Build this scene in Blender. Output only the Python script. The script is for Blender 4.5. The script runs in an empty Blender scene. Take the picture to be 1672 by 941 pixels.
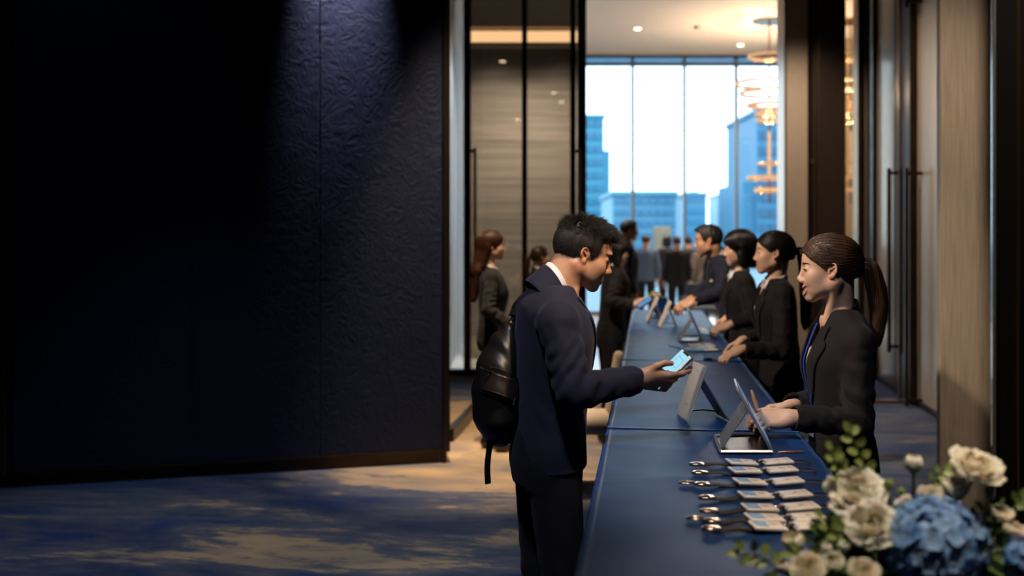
import bpy, bmesh, math, random
import numpy as np
from mathutils import Vector, Matrix
random.seed(7); RNG = np.random.default_rng(7)
PI = math.pi
SC = bpy.context.scene
COL = SC.collection

# ------------------------------------------------------------------ camera
F = 1700.0                                   # focal length in pixels of the 1672 px wide frame
CAMZ = 1.56
cam_d = bpy.data.cameras.new('camera'); cam = bpy.data.objects.new('camera', cam_d); COL.objects.link(cam)
cam_d.sensor_width = 36.0; cam_d.lens = F / 1672 * 36.0
cam_d.shift_y = -(470.5 - 395.0) / 1672
cam_d.clip_start = 0.05; cam_d.clip_end = 2000
cam.location = (0, 0, CAMZ); cam.rotation_euler = (PI / 2, 0, 0)
cam_d.dof.use_dof = True; cam_d.dof.focus_distance = 3.32; cam_d.dof.aperture_fstop = 2.1
SC.camera = cam

# ------------------------------------------------------------------ view, sky, lamps
SC.view_settings.view_transform = 'Standard'; SC.view_settings.look = 'None'
SC.view_settings.gamma = 1.0; SC.view_settings.exposure = 0.0
SC.view_settings.use_curve_mapping = False
SC.cycles.use_denoising = True
SC.cycles.max_bounces = 8; SC.cycles.diffuse_bounces = 4; SC.cycles.glossy_bounces = 4
SC.cycles.transparent_max_bounces = 12
SC.cycles.sample_clamp_indirect = 4.0
SC.cycles.caustics_reflective = False; SC.cycles.caustics_refractive = False
world = bpy.data.worlds.new('sky'); SC.world = world; world.use_nodes = True
_bg = world.node_tree.nodes['Background']
_bg.inputs[0].default_value = (0.66, 0.87, 1.0, 1); _bg.inputs[1].default_value = 4.0

def link(o, parent=None):
    COL.objects.link(o)
    if parent is not None: o.parent = parent
    return o
def area_light(name, loc, rot, size, power, color, size_y=None, spread=PI):
    d = bpy.data.lights.new(name, 'AREA'); d.energy = power; d.color = color; d.size = size
    if size_y: d.shape = 'RECTANGLE'; d.size_y = size_y
    d.spread = spread
    o = bpy.data.objects.new(name, d); o.location = loc; o.rotation_euler = rot; return link(o)
def spot_light(name, loc, target, power, color, angle, blend=0.6, radius=0.04):
    d = bpy.data.lights.new(name, 'SPOT'); d.energy = power; d.color = color; d.spot_size = math.radians(angle)
    d.spot_blend = blend; d.shadow_soft_size = radius
    o = bpy.data.objects.new(name, d); o.location = loc
    o.rotation_euler = (Vector(target) - Vector(loc)).to_track_quat('-Z', 'Y').to_euler(); return link(o)
FZ = 4.8                                     # foyer ceiling
AZ = 5.5                                     # atrium ceiling
WARM = (1.0, 0.72, 0.45); WARM2 = (1.0, 0.80, 0.60)
# window daylight is sampled through a light portal in the window opening
_p = area_light('window_portal', (3.0, 22.3, 2.7), (-PI / 2, 0, 0), 16.0, 1.0, (1, 1, 1), 5.4); _p.data.cycles.is_portal = True
spot_light('wall_washer', (-1.11, 6.92, 4.45), (-1.175, 7.155, 3.7), 1150, (1.0, 0.88, .95), 37, 1.0, 0.03)
spot_light('washer_dim', (-2.75, 6.1, 4.7), (-2.75, 6.75, 2.2), 10, (0.3, 0.5, 1.0), 60, 1.0)
spot_light('carpet_spot', (-0.35, 6.6, 4.7), (-0.25, 7.2, 0), 1500, WARM, 36, 0.9)
spot_light('carpet_far_spot', (0.2, 9.2, 4.7), (0.2, 9.4, 0), 700, WARM, 60, 0.9)
spot_light('carpet_near_spot', (-1.6, 5.0, 4.7), (-1.6, 5.4, 0), 300, (.92, .95, 1.0), 60, 1.0)
spot_light('guest_spot', (-0.5, 1.2, 4.7), (0.2, 3.3, 1.4), 360, (.82, .86, 1.0), 34, 1.0, 0.15)
spot_light('man_spot', (1.5, 1.7, 4.7), (0.24, 3.3, 1.5), 1000, WARM, 13, 1.0, 0.12)
spot_light('desk_spot', (-2.4, 2.6, 4.7), (1.05, 3.4, 1.4), 1050, WARM2, 18, 1.0, 0.12)
spot_light('staff_spot', (-2.6, 3.6, 4.7), (1.4, 5.7, 1.4), 1150, WARM2, 22, 1.0, 0.12)
spot_light('far_desk_spot', (-.9, 5.2, 4.7), (1.45, 7.5, 1.4), 1500, WARM2, 28, 1.0, 0.12)
spot_light('visitor_spot', (0.4, 6.4, 4.7), (-.1, 7.8, 1.4), 200, WARM, 40, 1.0, 0.12)
spot_light('badge_spot', (1.1, 1.6, 4.7), (0.80, 2.4, 0.95), 440, WARM2, 26, 1.0, 0.12)
spot_light('flower_spot', (0.3, 0.9, 4.7), (0.65, 1.75, 1.05), 480, WARM2, 18, 1.0, 0.12)
spot_light('panel_spot', (1.4, 8.8, 4.7), (3.85, 10.0, 1.9), 480, WARM2, 60, 1.0, 0.12)
spot_light('pier_spot', (2.0, 4.0, 4.7), (2.6, 6.0, 1.6), 420, WARM2, 40, 1.0, 0.12)
spot_light('pilaster_spot', (2.9, 10.6, 4.7), (3.5, 12.3, 2.2), 330, WARM2, 60, 1.0, 0.12)
spot_light('glass_wall_spot', (-.2, 12.7, 4.7), (-.15, 13.8, 1.1), 650, (1, .88, .74), 80, 1.0, 0.12)
spot_light('glass_wall_spot', (.6, 12.7, 4.7), (.6, 13.8, 1.1), 650, (1, .88, .74), 80, 1.0, 0.12)

# ------------------------------------------------------------------ helpers
def px(x, y, d):                             # a point of the frame at depth d
    return np.array([(x - 836) / F * d, d, CAMZ - (y - 395) / F * d])
TD = np.array([0.1289, 0.9917]); TR = np.array([0.9917, -0.1289])   # along the row of tables, and across it to the right
TABLE_Z = 0.95; TABLE_W = 0.614
def tb(a, b, z=TABLE_Z):                     # a along the row from the camera, b across from its left edge
    p = np.array([-0.131, 0.0]) + a * TD + b * TR
    return np.array([p[0], p[1], z])
ROW = math.atan2(-TR[1], TR[0]) * -1         # rotation of things aligned with the tables

def tag(o, label=None, cat=None, group=None, kind=None):
    if label: o['label'] = label
    if cat: o['category'] = cat
    if group: o['group'] = group
    if kind: o['kind'] = kind
    return o
def empty(name, loc=(0, 0, 0), rz=0.0, parent=None):
    o = bpy.data.objects.new(name, None); o.location = loc; o.rotation_euler = (0, 0, rz); o.empty_display_size = .1
    return link(o, parent)
def from_bm(name, bm, m, parent=None, smooth=False, kind=None, fix=True):
    if fix: bmesh.ops.recalc_face_normals(bm, faces=bm.faces)
    me = bpy.data.meshes.new(name); bm.to_mesh(me); bm.free()
    for mm in (m if isinstance(m, (list, tuple)) else [m]): me.materials.append(mm)
    if smooth:
        me.polygons.foreach_set('use_smooth', [True] * len(me.polygons))
        if smooth != True: me.set_sharp_from_angle(angle=math.radians(smooth))
    o = bpy.data.objects.new(name, me); link(o, parent)
    if kind: o['kind'] = kind
    return o
def from_np(name, V, Q, m, parent=None, smooth=True, attrs=None, T=None, mi=None):
    """mesh from numpy quads (and optional triangles)"""
    me = bpy.data.meshes.new(name)
    V = np.asarray(V, dtype=np.float32); me.vertices.add(len(V)); me.vertices.foreach_set('co', V.ravel())
    Q = np.zeros((0, 4), int) if Q is None else np.asarray(Q); T = np.zeros((0, 3), int) if T is None else np.asarray(T)
    nl = Q.size + T.size; me.loops.add(nl); me.loops.foreach_set('vertex_index', np.concatenate([Q.ravel(), T.ravel()]).astype(np.int32))
    n = len(Q) + len(T); me.polygons.add(n)
    st = np.concatenate([np.arange(len(Q)) * 4, Q.size + np.arange(len(T)) * 3]).astype(np.int32)
    me.polygons.foreach_set('loop_start', st)
    if smooth: me.polygons.foreach_set('use_smooth', np.ones(n, bool))
    for mm in (m if isinstance(m, (list, tuple)) else [m]): me.materials.append(mm)
    if mi is not None: me.polygons.foreach_set('material_index', np.asarray(mi, np.int32))
    me.update(calc_edges=True); me.validate()
    for k, a in (attrs or {}).items():
        at = me.attributes.new(k, 'FLOAT', 'POINT'); at.data.foreach_set('value', np.asarray(a, np.float32))
    o = bpy.data.objects.new(name, me); return link(o, parent)
def add_box(bm, lo, hi, bev=0.0, M=None, mi=0):
    c = [(a + b) / 2 for a, b in zip(lo, hi)]; s = [abs(b - a) for a, b in zip(lo, hi)]
    r = bmesh.ops.create_cube(bm, size=1.0, matrix=Matrix.Translation(c) @ Matrix.Diagonal((*s, 1)))
    vs = r['verts']
    if bev > 0:
        es = list({e for v in vs for e in v.link_edges})
        r2 = bmesh.ops.bevel(bm, geom=es, offset=min(bev, min(s) * .45), segments=2, affect='EDGES', profile=.5)
        vs = list({v for f in r2['faces'] for v in f.verts} | {v for v in vs if v.is_valid})
    if M is not None: bmesh.ops.transform(bm, matrix=M, verts=vs)
    if mi:
        for f in {f for v in vs for f in v.link_faces}: f.material_index = mi
    return vs
def add_cyl(bm, a, b, r1, r2=None, seg=24, caps=True):
    a, b = Vector(a), Vector(b); d = b - a; q = d.to_track_quat('Z', 'Y').to_matrix().to_4x4()
    return bmesh.ops.create_cone(bm, cap_ends=caps, segments=seg, radius1=r1, radius2=r1 if r2 is None else r2, depth=d.length,
                                 matrix=Matrix.Translation((a + b) / 2) @ q)['verts']
def tube_arrays(pts, r, seg=8, closed=False, flat=1.0, up=None):
    """tube along pts (n,3); r scalar or array; flat squashes the section along its second axis"""
    P = np.asarray(pts, float); n = len(P); r = np.broadcast_to(np.asarray(r, float), (n,))
    if closed: t = np.roll(P, -1, 0) - np.roll(P, 1, 0)
    else: t = np.gradient(P, axis=0)
    t /= np.linalg.norm(t, axis=1, keepdims=True) + 1e-12
    nrm = np.array(up if up is not None else (0.1, 0.2, 1.0), float)
    N = []
    for k in range(n):
        v = nrm - t[k] * np.dot(nrm, t[k]); l = np.linalg.norm(v)
        if l < 1e-6: v = np.cross(t[k], (1, 0, 0)); l = np.linalg.norm(v)
        v /= l; N.append(v)
        if up is None: nrm = v
    N = np.array(N); B = np.cross(t, N); a = np.arange(seg) / seg * 2 * PI
    V = P[:, None] + (B[:, None] * np.cos(a)[None, :, None] + N[:, None] * np.sin(a)[None, :, None] * flat) * r[:, None, None]
    V = V.reshape(-1, 3); Q = []
    for i in range(n if closed else n - 1):
        for j in range(seg):
            i2 = (i + 1) % n; j2 = (j + 1) % seg
            Q.append((i * seg + j, i * seg + j2, i2 * seg + j2, i2 * seg + j))
    return V, np.array(Q)
def add_arrays(bm, V, Q, mi=0):
    vs = [bm.verts.new(v) for v in V]
    for q in Q:
        try: f = bm.faces.new([vs[i] for i in q]); f.material_index = mi
        except ValueError: pass
    return vs
def add_tube(bm, pts, r, seg=8, closed=False, flat=1.0, up=None, caps=True, mi=0):
    V, Q = tube_arrays(pts, r, seg, closed, flat, up); vs = add_arrays(bm, V, Q, mi)
    if caps and not closed:
        for ring in (vs[:seg][::-1], vs[-seg:]):
            try: f = bm.faces.new(ring); f.material_index = mi
            except ValueError: pass
    return vs
def smooth_path(pts, n=40):
    P = np.asarray(pts, float); m = len(P); t = np.linspace(0, m - 1, n); i = np.clip(t.astype(int), 0, m - 2); u = (t - i)[:, None]
    g = lambda k: P[np.clip(k, 0, m - 1)]
    a, b, c, d = g(i - 1), g(i), g(i + 1), g(i + 2)
    return .5 * ((2 * b) + (c - a) * u + (2 * a - 5 * b + 4 * c - d) * u ** 2 + (3 * b - a - 3 * c + d) * u ** 3)
def quat_frame(X, Z):                        # rotation matrix with first column X, third near Z
    X = np.array(X, float); X /= np.linalg.norm(X); Z = np.array(Z, float); Z -= X * X.dot(Z); Z /= np.linalg.norm(Z)
    return np.stack([X, np.cross(Z, X), Z], 1)
def mat4(R, t):
    M = Matrix.Identity(4)
    for i in range(3):
        for j in range(3): M[i][j] = float(R[i][j])
        M[i][3] = float(t[i])
    return M

# ------------------------------------------------------------------ materials
def nd(nt, typ, **kw):
    n = nt.nodes.new(typ)
    for k, v in kw.items():
        if k in n.inputs: n.inputs[k].default_value = v
        else: setattr(n, k, v)
    return n
def mat(name, color, rough=0.6, metal=0.0, var=0.0, scale=30.0, bump=0.0, bscale=200.0, sheen=0.0, coat=0.0, spec=0.5,
        stretch=None, emit=None, estr=0.0, sss=0.0, alpha=None, sheen_tint=None, bdist=0.002):
    m = bpy.data.materials.new(name); m.use_nodes = True; nt = m.node_tree; b = nt.nodes['Principled BSDF']
    b.inputs['Base Color'].default_value = (*color, 1); b.inputs['Roughness'].default_value = rough
    b.inputs['Metallic'].default_value = metal; b.inputs['Specular IOR Level'].default_value = spec
    b.inputs['Sheen Weight'].default_value = sheen; b.inputs['Coat Weight'].default_value = coat; b.inputs['Coat Roughness'].default_value = .08
    if sheen_tint: b.inputs['Sheen Tint'].default_value = (*sheen_tint, 1)
    if sss: b.inputs['Subsurface Weight'].default_value = sss; b.inputs['Subsurface Radius'].default_value = (1, .35, .2); b.inputs['Subsurface Scale'].default_value = .006
    if emit: b.inputs['Emission Color'].default_value = (*emit, 1); b.inputs['Emission Strength'].default_value = estr
    L = nt.links.new
    tc = nd(nt, 'ShaderNodeTexCoord'); mp = nd(nt, 'ShaderNodeMapping'); L(tc.outputs['Object'], mp.inputs[0])
    if stretch: mp.inputs['Scale'].default_value = stretch
    if var:
        n = nd(nt, 'ShaderNodeTexNoise', Scale=scale, Detail=5.0); L(mp.outputs[0], n.inputs['Vector'])
        r = nd(nt, 'ShaderNodeMix', data_type='RGBA'); r.inputs[6].default_value = (*[c * (1 - var) for c in color], 1)
        r.inputs[7].default_value = (*[min(1, c * (1 + var)) for c in color], 1)
        mr = nd(nt, 'ShaderNodeMapRange'); mr.inputs[1].default_value = .3; mr.inputs[2].default_value = .7
        L(n.outputs[0], mr.inputs[0]); L(mr.outputs[0], r.inputs[0]); L(r.outputs[2], b.inputs['Base Color'])
    if bump:
        n = nd(nt, 'ShaderNodeTexNoise', Scale=bscale, Detail=4.0); L(mp.outputs[0], n.inputs['Vector'])
        bp = nd(nt, 'ShaderNodeBump', Strength=bump, Distance=bdist); L(n.outputs[0], bp.inputs['Height']); L(bp.outputs[0], b.inputs['Normal'])
    return m
def glass_mat(name, tint=(1, 1, 1), refl=0.12):
    m = bpy.data.materials.new(name); m.use_nodes = True; nt = m.node_tree; nt.nodes.clear()
    out = nd(nt, 'ShaderNodeOutputMaterial'); t = nd(nt, 'ShaderNodeBsdfTransparent'); t.inputs[0].default_value = (*tint, 1)
    g = nd(nt, 'ShaderNodeBsdfGlossy', Roughness=0.02); fr = nd(nt, 'ShaderNodeFresnel', IOR=1.5)
    ad = nd(nt, 'ShaderNodeMath', operation='ADD'); ad.inputs[1].default_value = refl; ad.use_clamp = True
    mx = nd(nt, 'ShaderNodeMixShader'); L = nt.links.new
    L(fr.outputs[0], ad.inputs[0]); L(ad.outputs[0], mx.inputs[0]); L(t.outputs[0], mx.inputs[1]); L(g.outputs[0], mx.inputs[2]); L(mx.outputs[0], out.inputs[0])
    return m
def emit_mat(name, color, strength):
    m = bpy.data.materials.new(name); m.use_nodes = True; nt = m.node_tree; nt.nodes.clear()
    out = nd(nt, 'ShaderNodeOutputMaterial'); e = nd(nt, 'ShaderNodeEmission'); e.inputs[0].default_value = (*color, 1); e.inputs[1].default_value = strength
    nt.links.new(e.outputs[0], out.inputs[0]); return m
def carpet_mat():
    m = mat('carpet', (.02, .04, .12), .95, spec=.1); nt = m.node_tree; L = nt.links.new; b = nt.nodes['Principled BSDF']
    b.inputs['Sheen Weight'].default_value = .15
    tc = nd(nt, 'ShaderNodeTexCoord'); mp = nd(nt, 'ShaderNodeMapping'); mp.inputs['Scale'].default_value = (1.0, 1.0, 1.0); mp.inputs['Rotation'].default_value = (0, 0, .18)
    L(tc.outputs['Object'], mp.inputs[0])
    n0 = nd(nt, 'ShaderNodeTexNoise', Scale=1.1, Detail=5.0, Roughness=.62, Distortion=.9); mp0 = nd(nt, 'ShaderNodeMapping'); mp0.inputs['Scale'].default_value = (.55, 1.0, 1.0)
    L(mp.outputs[0], mp0.inputs[0]); L(mp0.outputs[0], n0.inputs['Vector'])
    n1 = nd(nt, 'ShaderNodeTexNoise', Scale=1.5, Detail=10.0, Roughness=.66, Distortion=.7); mp1 = nd(nt, 'ShaderNodeMapping'); mp1.inputs['Scale'].default_value = (.5, 1.35, 1); mp1.inputs['Location'].default_value = (3.1, 1.7, 0)
    L(mp.outputs[0], mp1.inputs[0]); L(mp1.outputs[0], n1.inputs['Vector'])
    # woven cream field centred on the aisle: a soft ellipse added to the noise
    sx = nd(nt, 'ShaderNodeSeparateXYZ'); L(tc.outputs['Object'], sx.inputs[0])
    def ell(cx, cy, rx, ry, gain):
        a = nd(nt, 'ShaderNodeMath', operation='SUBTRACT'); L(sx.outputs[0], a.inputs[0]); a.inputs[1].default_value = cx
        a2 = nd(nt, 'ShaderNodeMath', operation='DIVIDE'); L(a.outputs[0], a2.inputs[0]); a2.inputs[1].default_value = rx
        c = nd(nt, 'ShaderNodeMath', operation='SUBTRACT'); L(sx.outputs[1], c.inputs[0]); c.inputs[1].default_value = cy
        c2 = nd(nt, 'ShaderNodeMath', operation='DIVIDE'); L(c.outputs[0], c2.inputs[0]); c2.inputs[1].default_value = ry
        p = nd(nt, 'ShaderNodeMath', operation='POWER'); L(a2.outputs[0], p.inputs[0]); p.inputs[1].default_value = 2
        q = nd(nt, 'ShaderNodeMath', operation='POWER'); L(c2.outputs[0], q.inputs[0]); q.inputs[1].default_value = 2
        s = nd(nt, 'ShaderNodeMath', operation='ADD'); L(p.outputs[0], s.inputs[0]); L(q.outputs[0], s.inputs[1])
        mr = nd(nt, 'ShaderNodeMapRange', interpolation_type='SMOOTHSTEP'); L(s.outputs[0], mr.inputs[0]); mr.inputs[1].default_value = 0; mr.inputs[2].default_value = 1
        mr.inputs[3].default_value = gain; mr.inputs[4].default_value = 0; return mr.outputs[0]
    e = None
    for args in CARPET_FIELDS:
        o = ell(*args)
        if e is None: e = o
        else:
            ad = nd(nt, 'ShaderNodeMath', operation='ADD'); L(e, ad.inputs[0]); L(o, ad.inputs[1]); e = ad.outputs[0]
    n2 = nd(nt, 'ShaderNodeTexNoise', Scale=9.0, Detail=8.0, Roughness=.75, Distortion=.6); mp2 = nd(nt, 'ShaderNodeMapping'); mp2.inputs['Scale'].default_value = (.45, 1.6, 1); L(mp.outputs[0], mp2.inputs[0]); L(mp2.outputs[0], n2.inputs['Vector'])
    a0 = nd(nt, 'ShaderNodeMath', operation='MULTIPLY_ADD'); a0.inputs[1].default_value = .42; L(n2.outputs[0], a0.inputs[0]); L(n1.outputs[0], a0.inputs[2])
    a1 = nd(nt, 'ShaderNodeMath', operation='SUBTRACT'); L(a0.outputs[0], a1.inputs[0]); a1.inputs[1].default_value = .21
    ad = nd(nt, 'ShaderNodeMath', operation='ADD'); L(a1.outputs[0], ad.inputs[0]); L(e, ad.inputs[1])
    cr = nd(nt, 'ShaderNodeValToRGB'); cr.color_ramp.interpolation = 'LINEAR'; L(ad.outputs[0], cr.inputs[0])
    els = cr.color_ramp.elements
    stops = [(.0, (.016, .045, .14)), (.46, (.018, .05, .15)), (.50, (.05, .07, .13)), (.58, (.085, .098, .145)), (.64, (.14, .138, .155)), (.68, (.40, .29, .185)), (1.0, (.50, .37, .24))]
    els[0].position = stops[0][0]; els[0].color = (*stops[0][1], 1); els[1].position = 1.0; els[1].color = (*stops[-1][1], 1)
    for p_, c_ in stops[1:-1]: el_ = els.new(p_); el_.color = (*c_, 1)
    # darker strokes
    mr = nd(nt, 'ShaderNodeMapRange'); mr.inputs[1].default_value = .38; mr.inputs[2].default_value = .58; L(n0.outputs[0], mr.inputs[0])
    mx = nd(nt, 'ShaderNodeMix', data_type='RGBA', blend_type='MULTIPLY'); mx.inputs[0].default_value = 1.0
    cr2 = nd(nt, 'ShaderNodeMix', data_type='RGBA'); cr2.inputs[6].default_value = (.35, .45, .75, 1); cr2.inputs[7].default_value = (1, 1, 1, 1); L(mr.outputs[0], cr2.inputs[0])
    L(cr.outputs[0], mx.inputs[6]); L(cr2.outputs[2], mx.inputs[7]); L(mx.outputs[2], b.inputs['Base Color'])
    pl = nd(nt, 'ShaderNodeTexNoise', Scale=160.0, Detail=3.0); L(tc.outputs['Object'], pl.inputs['Vector'])
    bp = nd(nt, 'ShaderNodeBump', Strength=.6, Distance=.006); L(pl.outputs[0], bp.inputs['Height']); L(bp.outputs[0], b.inputs['Normal'])
    return m
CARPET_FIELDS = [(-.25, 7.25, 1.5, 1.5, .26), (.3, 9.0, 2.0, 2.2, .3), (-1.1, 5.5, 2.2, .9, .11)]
# ------------------------------------------------------------------ shared materials
M_carpet = carpet_mat()
M_bronze = mat('dark bronze', (.05, .032, .022), .32, .85, var=.2, scale=8)
M_bronze_l = mat('brushed bronze', (.32, .2, .13), .28, .95)
M_black = mat('black lacquer', (.006, .005, .005), .35, spec=.4)
M_brown = mat('dark walnut', (.022, .012, .008), .4, var=.4, scale=14, stretch=(8, 8, .4))
M_veneer = mat('pale wood veneer', (.42, .345, .275), .32, var=.22, scale=9, stretch=(14, 14, .35), coat=.35, bump=.06, bscale=60)
M_beige = mat('beige stone veneer', (.42, .33, .25), .45, var=.08, scale=20, stretch=(6, 6, .5))
M_mirror = mat('mirror', (.75, .68, .6), .04, 1.0)
M_ceil = mat('ceiling plaster', (.78, .72, .66), .9)
M_ceil_d = mat('dark ceiling', (.03, .03, .035), .9)
M_plain = mat('dark plaster', (.02, .02, .025), .9)
M_white_w = mat('white wall', (.7, .7, .7), .7)
M_steel = mat('brushed aluminium', (.55, .55, .58), .3, .9)
M_glass = glass_mat('clear glass', (.97, .985, 1.0), .0)
M_glass_b = glass_mat('blue tinted glass', (.22, .32, .40), .05)
M_glass_d = glass_mat('smoked glass', (.86, .84, .80), .05)
M_taupe = mat('taupe wall cloth', (.17, .145, .12), .85, var=.28, scale=5, stretch=(.15, .15, 5), bump=.2, bscale=90)
M_stone = mat('pale polished stone', (.62, .62, .64), .12, var=.06, scale=3, spec=.6)
M_atw = mat('grey blue wall', (.30, .34, .38), .6)
M_warm = emit_mat('warm cove light', (1, .62, .32), 1.6)
M_lamp = emit_mat('lamp light', (1, .78, .5), 14)
M_frame = mat('grey window frame', (.10, .13, .17), .45, .6)

def wall_fabric():
    m = mat('navy embossed fabric', (.0022, .0068, .030), .55, spec=.25, sheen=.07, sheen_tint=(.8, .8, 1)); nt = m.node_tree; L = nt.links.new; b = nt.nodes['Principled BSDF']
    tc = nd(nt, 'ShaderNodeTexCoord'); mp = nd(nt, 'ShaderNodeMapping'); L(tc.outputs['Object'], mp.inputs[0]); mp.inputs['Scale'].default_value = (1, 1, .8)
    n = nd(nt, 'ShaderNodeTexNoise', Scale=7.0, Detail=3.0, Distortion=2.2); L(mp.outputs[0], n.inputs['Vector'])
    w = nd(nt, 'ShaderNodeMath', operation='SINE'); mu = nd(nt, 'ShaderNodeMath', operation='MULTIPLY'); mu.inputs[1].default_value = 28; L(n.outputs[0], mu.inputs[0]); L(mu.outputs[0], w.inputs[0])
    f = nd(nt, 'ShaderNodeTexNoise', Scale=220.0, Detail=2.0); L(mp.outputs[0], f.inputs['Vector'])
    ad = nd(nt, 'ShaderNodeMath', operation='MULTIPLY_ADD'); ad.inputs[1].default_value = .35; L(f.outputs[0], ad.inputs[0]); L(w.outputs[0], ad.inputs[2])
    bp = nd(nt, 'ShaderNodeBump', Strength=.2, Distance=.007); L(ad.outputs[0], bp.inputs['Height']); L(bp.outputs[0], b.inputs['Normal'])
    return m
M_fabric = wall_fabric()

def slab(name, lo, hi, m, parent=None, kind=None, bev=0.0, M=None):
    bm = bmesh.new(); add_box(bm, lo, hi, bev, M); return from_bm(name, bm, m, parent, kind=kind)

# ------------------------------------------------------------------ floors and ceilings
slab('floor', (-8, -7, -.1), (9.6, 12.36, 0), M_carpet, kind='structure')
slab('floor.001', (-8, 12.36, -.1), (9.6, 22.4, 0), M_stone, kind='structure')
slab('ceiling', (-8, -7, FZ), (9.6, 12.6, FZ + .1), M_ceil_d, kind='structure')
slab('ceiling.001', (-8, 12.6, AZ + .04), (9.6, 22.4, AZ + .14), M_ceil, kind='structure')

# ------------------------------------------------------------------ left: movable fabric partition
P0 = np.array([-.447, 7.37]); LD = np.array([-.962, -.272]); LD /= np.linalg.norm(LD); LN = np.array([LD[1], -LD[0]])   # along the wall to the left; back normal
if LN[1] < 0: LN = -LN
LM = mat4(np.array([[LD[0], LN[0], 0], [LD[1], LN[1], 0], [0, 0, 1]]), (P0[0], P0[1], 0))
wl = empty('wall_left'); tag(wl, kind='structure')
def lbox(name, s0, s1, n0, n1, z0, z1, m, bev=0.0): 
    return slab(name, (s0, n0, z0), (s1, n1, z1), m, wl, bev=bev, M=LM)
for a, b in [(.05, .905), (.905, 1.74), (1.74, 2.83), (2.9, 3.9), (3.9, 4.9), (4.9, 6.2)]:
    lbox('fabric_panel', a + .003, b - .003, -.02, .06, .10, FZ, M_fabric, .006)
lbox('edge_frame', 0, .047, -.035, .09, .085, FZ, M_black, .004)
lbox('edge_frame', 2.833, 2.897, -.03, .06, .085, FZ, M_black, .003)
lbox('trim_strip', 2.862, 2.87, -.036, -.028, .085, FZ, M_bronze_l)
lbox('trim_strip', .0, .006, -.04, -.03, .085, FZ, M_bronze)
lbox('bottom_rail', .0, 6.2, -.025, .07, .078, .10, M_bronze, .003)
lbox('plinth', .07, 6.2, .0, .05, 0, .08, M_bronze)
lbox('foot', .02, .06, -.03, .06, 0, .08, M_bronze, .004)
# closing walls of the foyer, out of the frame
slab('wall_west', (-8.1, -7, 0), (-8, 22.4, AZ), M_plain, kind='structure')
slab('wall_south', (-8, -7.1, 0), (9.6, -7, FZ), M_plain, kind='structure')

# low bronze rail running back along the aisle
g0 = np.array([-.482, 8.11]); g1 = np.array([-.03, 12.2]); gd = g1 - g0; gl = np.linalg.norm(gd); gd /= gl
GM = mat4(np.array([[gd[0], -gd[1], 0], [gd[1], gd[0], 0], [0, 0, 1]]), (g0[0], g0[1], 0))
gp = empty('trim_2'); tag(gp, kind='structure')
slab('bottom_rail', (0, -.03, 0), (gl, .03, .10), M_bronze, gp, bev=.004, M=GM)

# ------------------------------------------------------------------ back partition with the opening to the atrium (12.3 m)
BY = 12.3
def bx(p): return (p - 836) / F * BY
def bbox(name, p0, p1, m, z0=0.0, z1=FZ, y0=BY, y1=BY + .12, parent=None, kind=None, bev=0.0):
    return slab(name, (bx(p0), y0, z0), (bx(p1), y1, z1), m, parent, kind, bev)
wb = empty('wall_back'); tag(wb, kind='structure')
slab('wall_panel', (-8, BY, 0), (bx(733), BY + .12, AZ), M_plain, wb)
slab('header', (bx(733), BY, 4.5), (bx(1430), BY + .3, AZ), M_ceil_d, wb)
bbox('post', 757, 765, M_bronze, parent=wb, y0=BY - .04, bev=.006)
bbox('post', 943, 957, M_bronze, parent=wb, y0=BY - .05, bev=.006)
bbox('post', 935, 940, M_bronze, parent=wb, y0=BY - .02, bev=.004)
bbox('floor_rail', 733, 957, M_bronze, 0, .05, parent=wb)
bbox('glass_pane', 735, 757, M_glass, .05, parent=wb, y0=BY + .05, y1=BY + .062)
slab('added_daylit_wall', (-.79, 12.45, 0), (-.76, 19.5, AZ), M_atw, None, 'structure').name = 'wall_atrium'  # wall added to catch window daylight, seen pale through the narrow pane
def glass_door(name, p0, p1, handle_px, side):
    d = empty(name); tag(d, kind='structure')
    slab('glass_pane', (bx(p0), BY + .03, .05), (bx(p1), BY + .045, 4.5), M_glass_d, d)
    slab('stile', (bx(p0), BY + .0, .05), (bx(p0) + .028, BY + .07, 4.5), M_black, d, bev=.003)
    slab('stile', (bx(p1) - .035, BY + .0, .05), (bx(p1), BY + .07, 4.5), M_black, d, bev=.003)
    hx = bx(handle_px); h = None
    bm = bmesh.new(); add_box(bm, (hx - .018, BY - .12, 1.05), (hx + .018, BY - .085, 2.66), .005)
    for z in (1.15, 2.62): add_box(bm, (min(hx, hx + side * .07), BY - .11, z - .02), (max(hx, hx + side * .07), BY - .085, z + .02), .003); add_box(bm, (hx - .012, BY - .1, z - .012), (hx + .012, BY + .03, z + .012), .003)
    from_bm('handle', bm, M_bronze_l, d)
    return d
glass_door('door_1', 765, 857, 776, -1)
glass_door('door_2', 857, 936, 946, -1)
ws = empty('wall_taupe'); tag(ws, kind='structure')
slab('wall_panel', (-.6, 13.9, 0), (.975, 14.02, AZ), M_taupe, ws)
slab('cove_light', (-.6, 13.82, 4.22), (.97, 13.88, 4.36), M_warm, ws)
slab('cove_shelf', (-.6, 13.72, 4.14), (.97, 13.9, 4.19), M_beige, ws)
slab('upper_panel', (-.6, 13.75, 4.40), (.97, 13.9, AZ), M_beige, ws)
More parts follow.
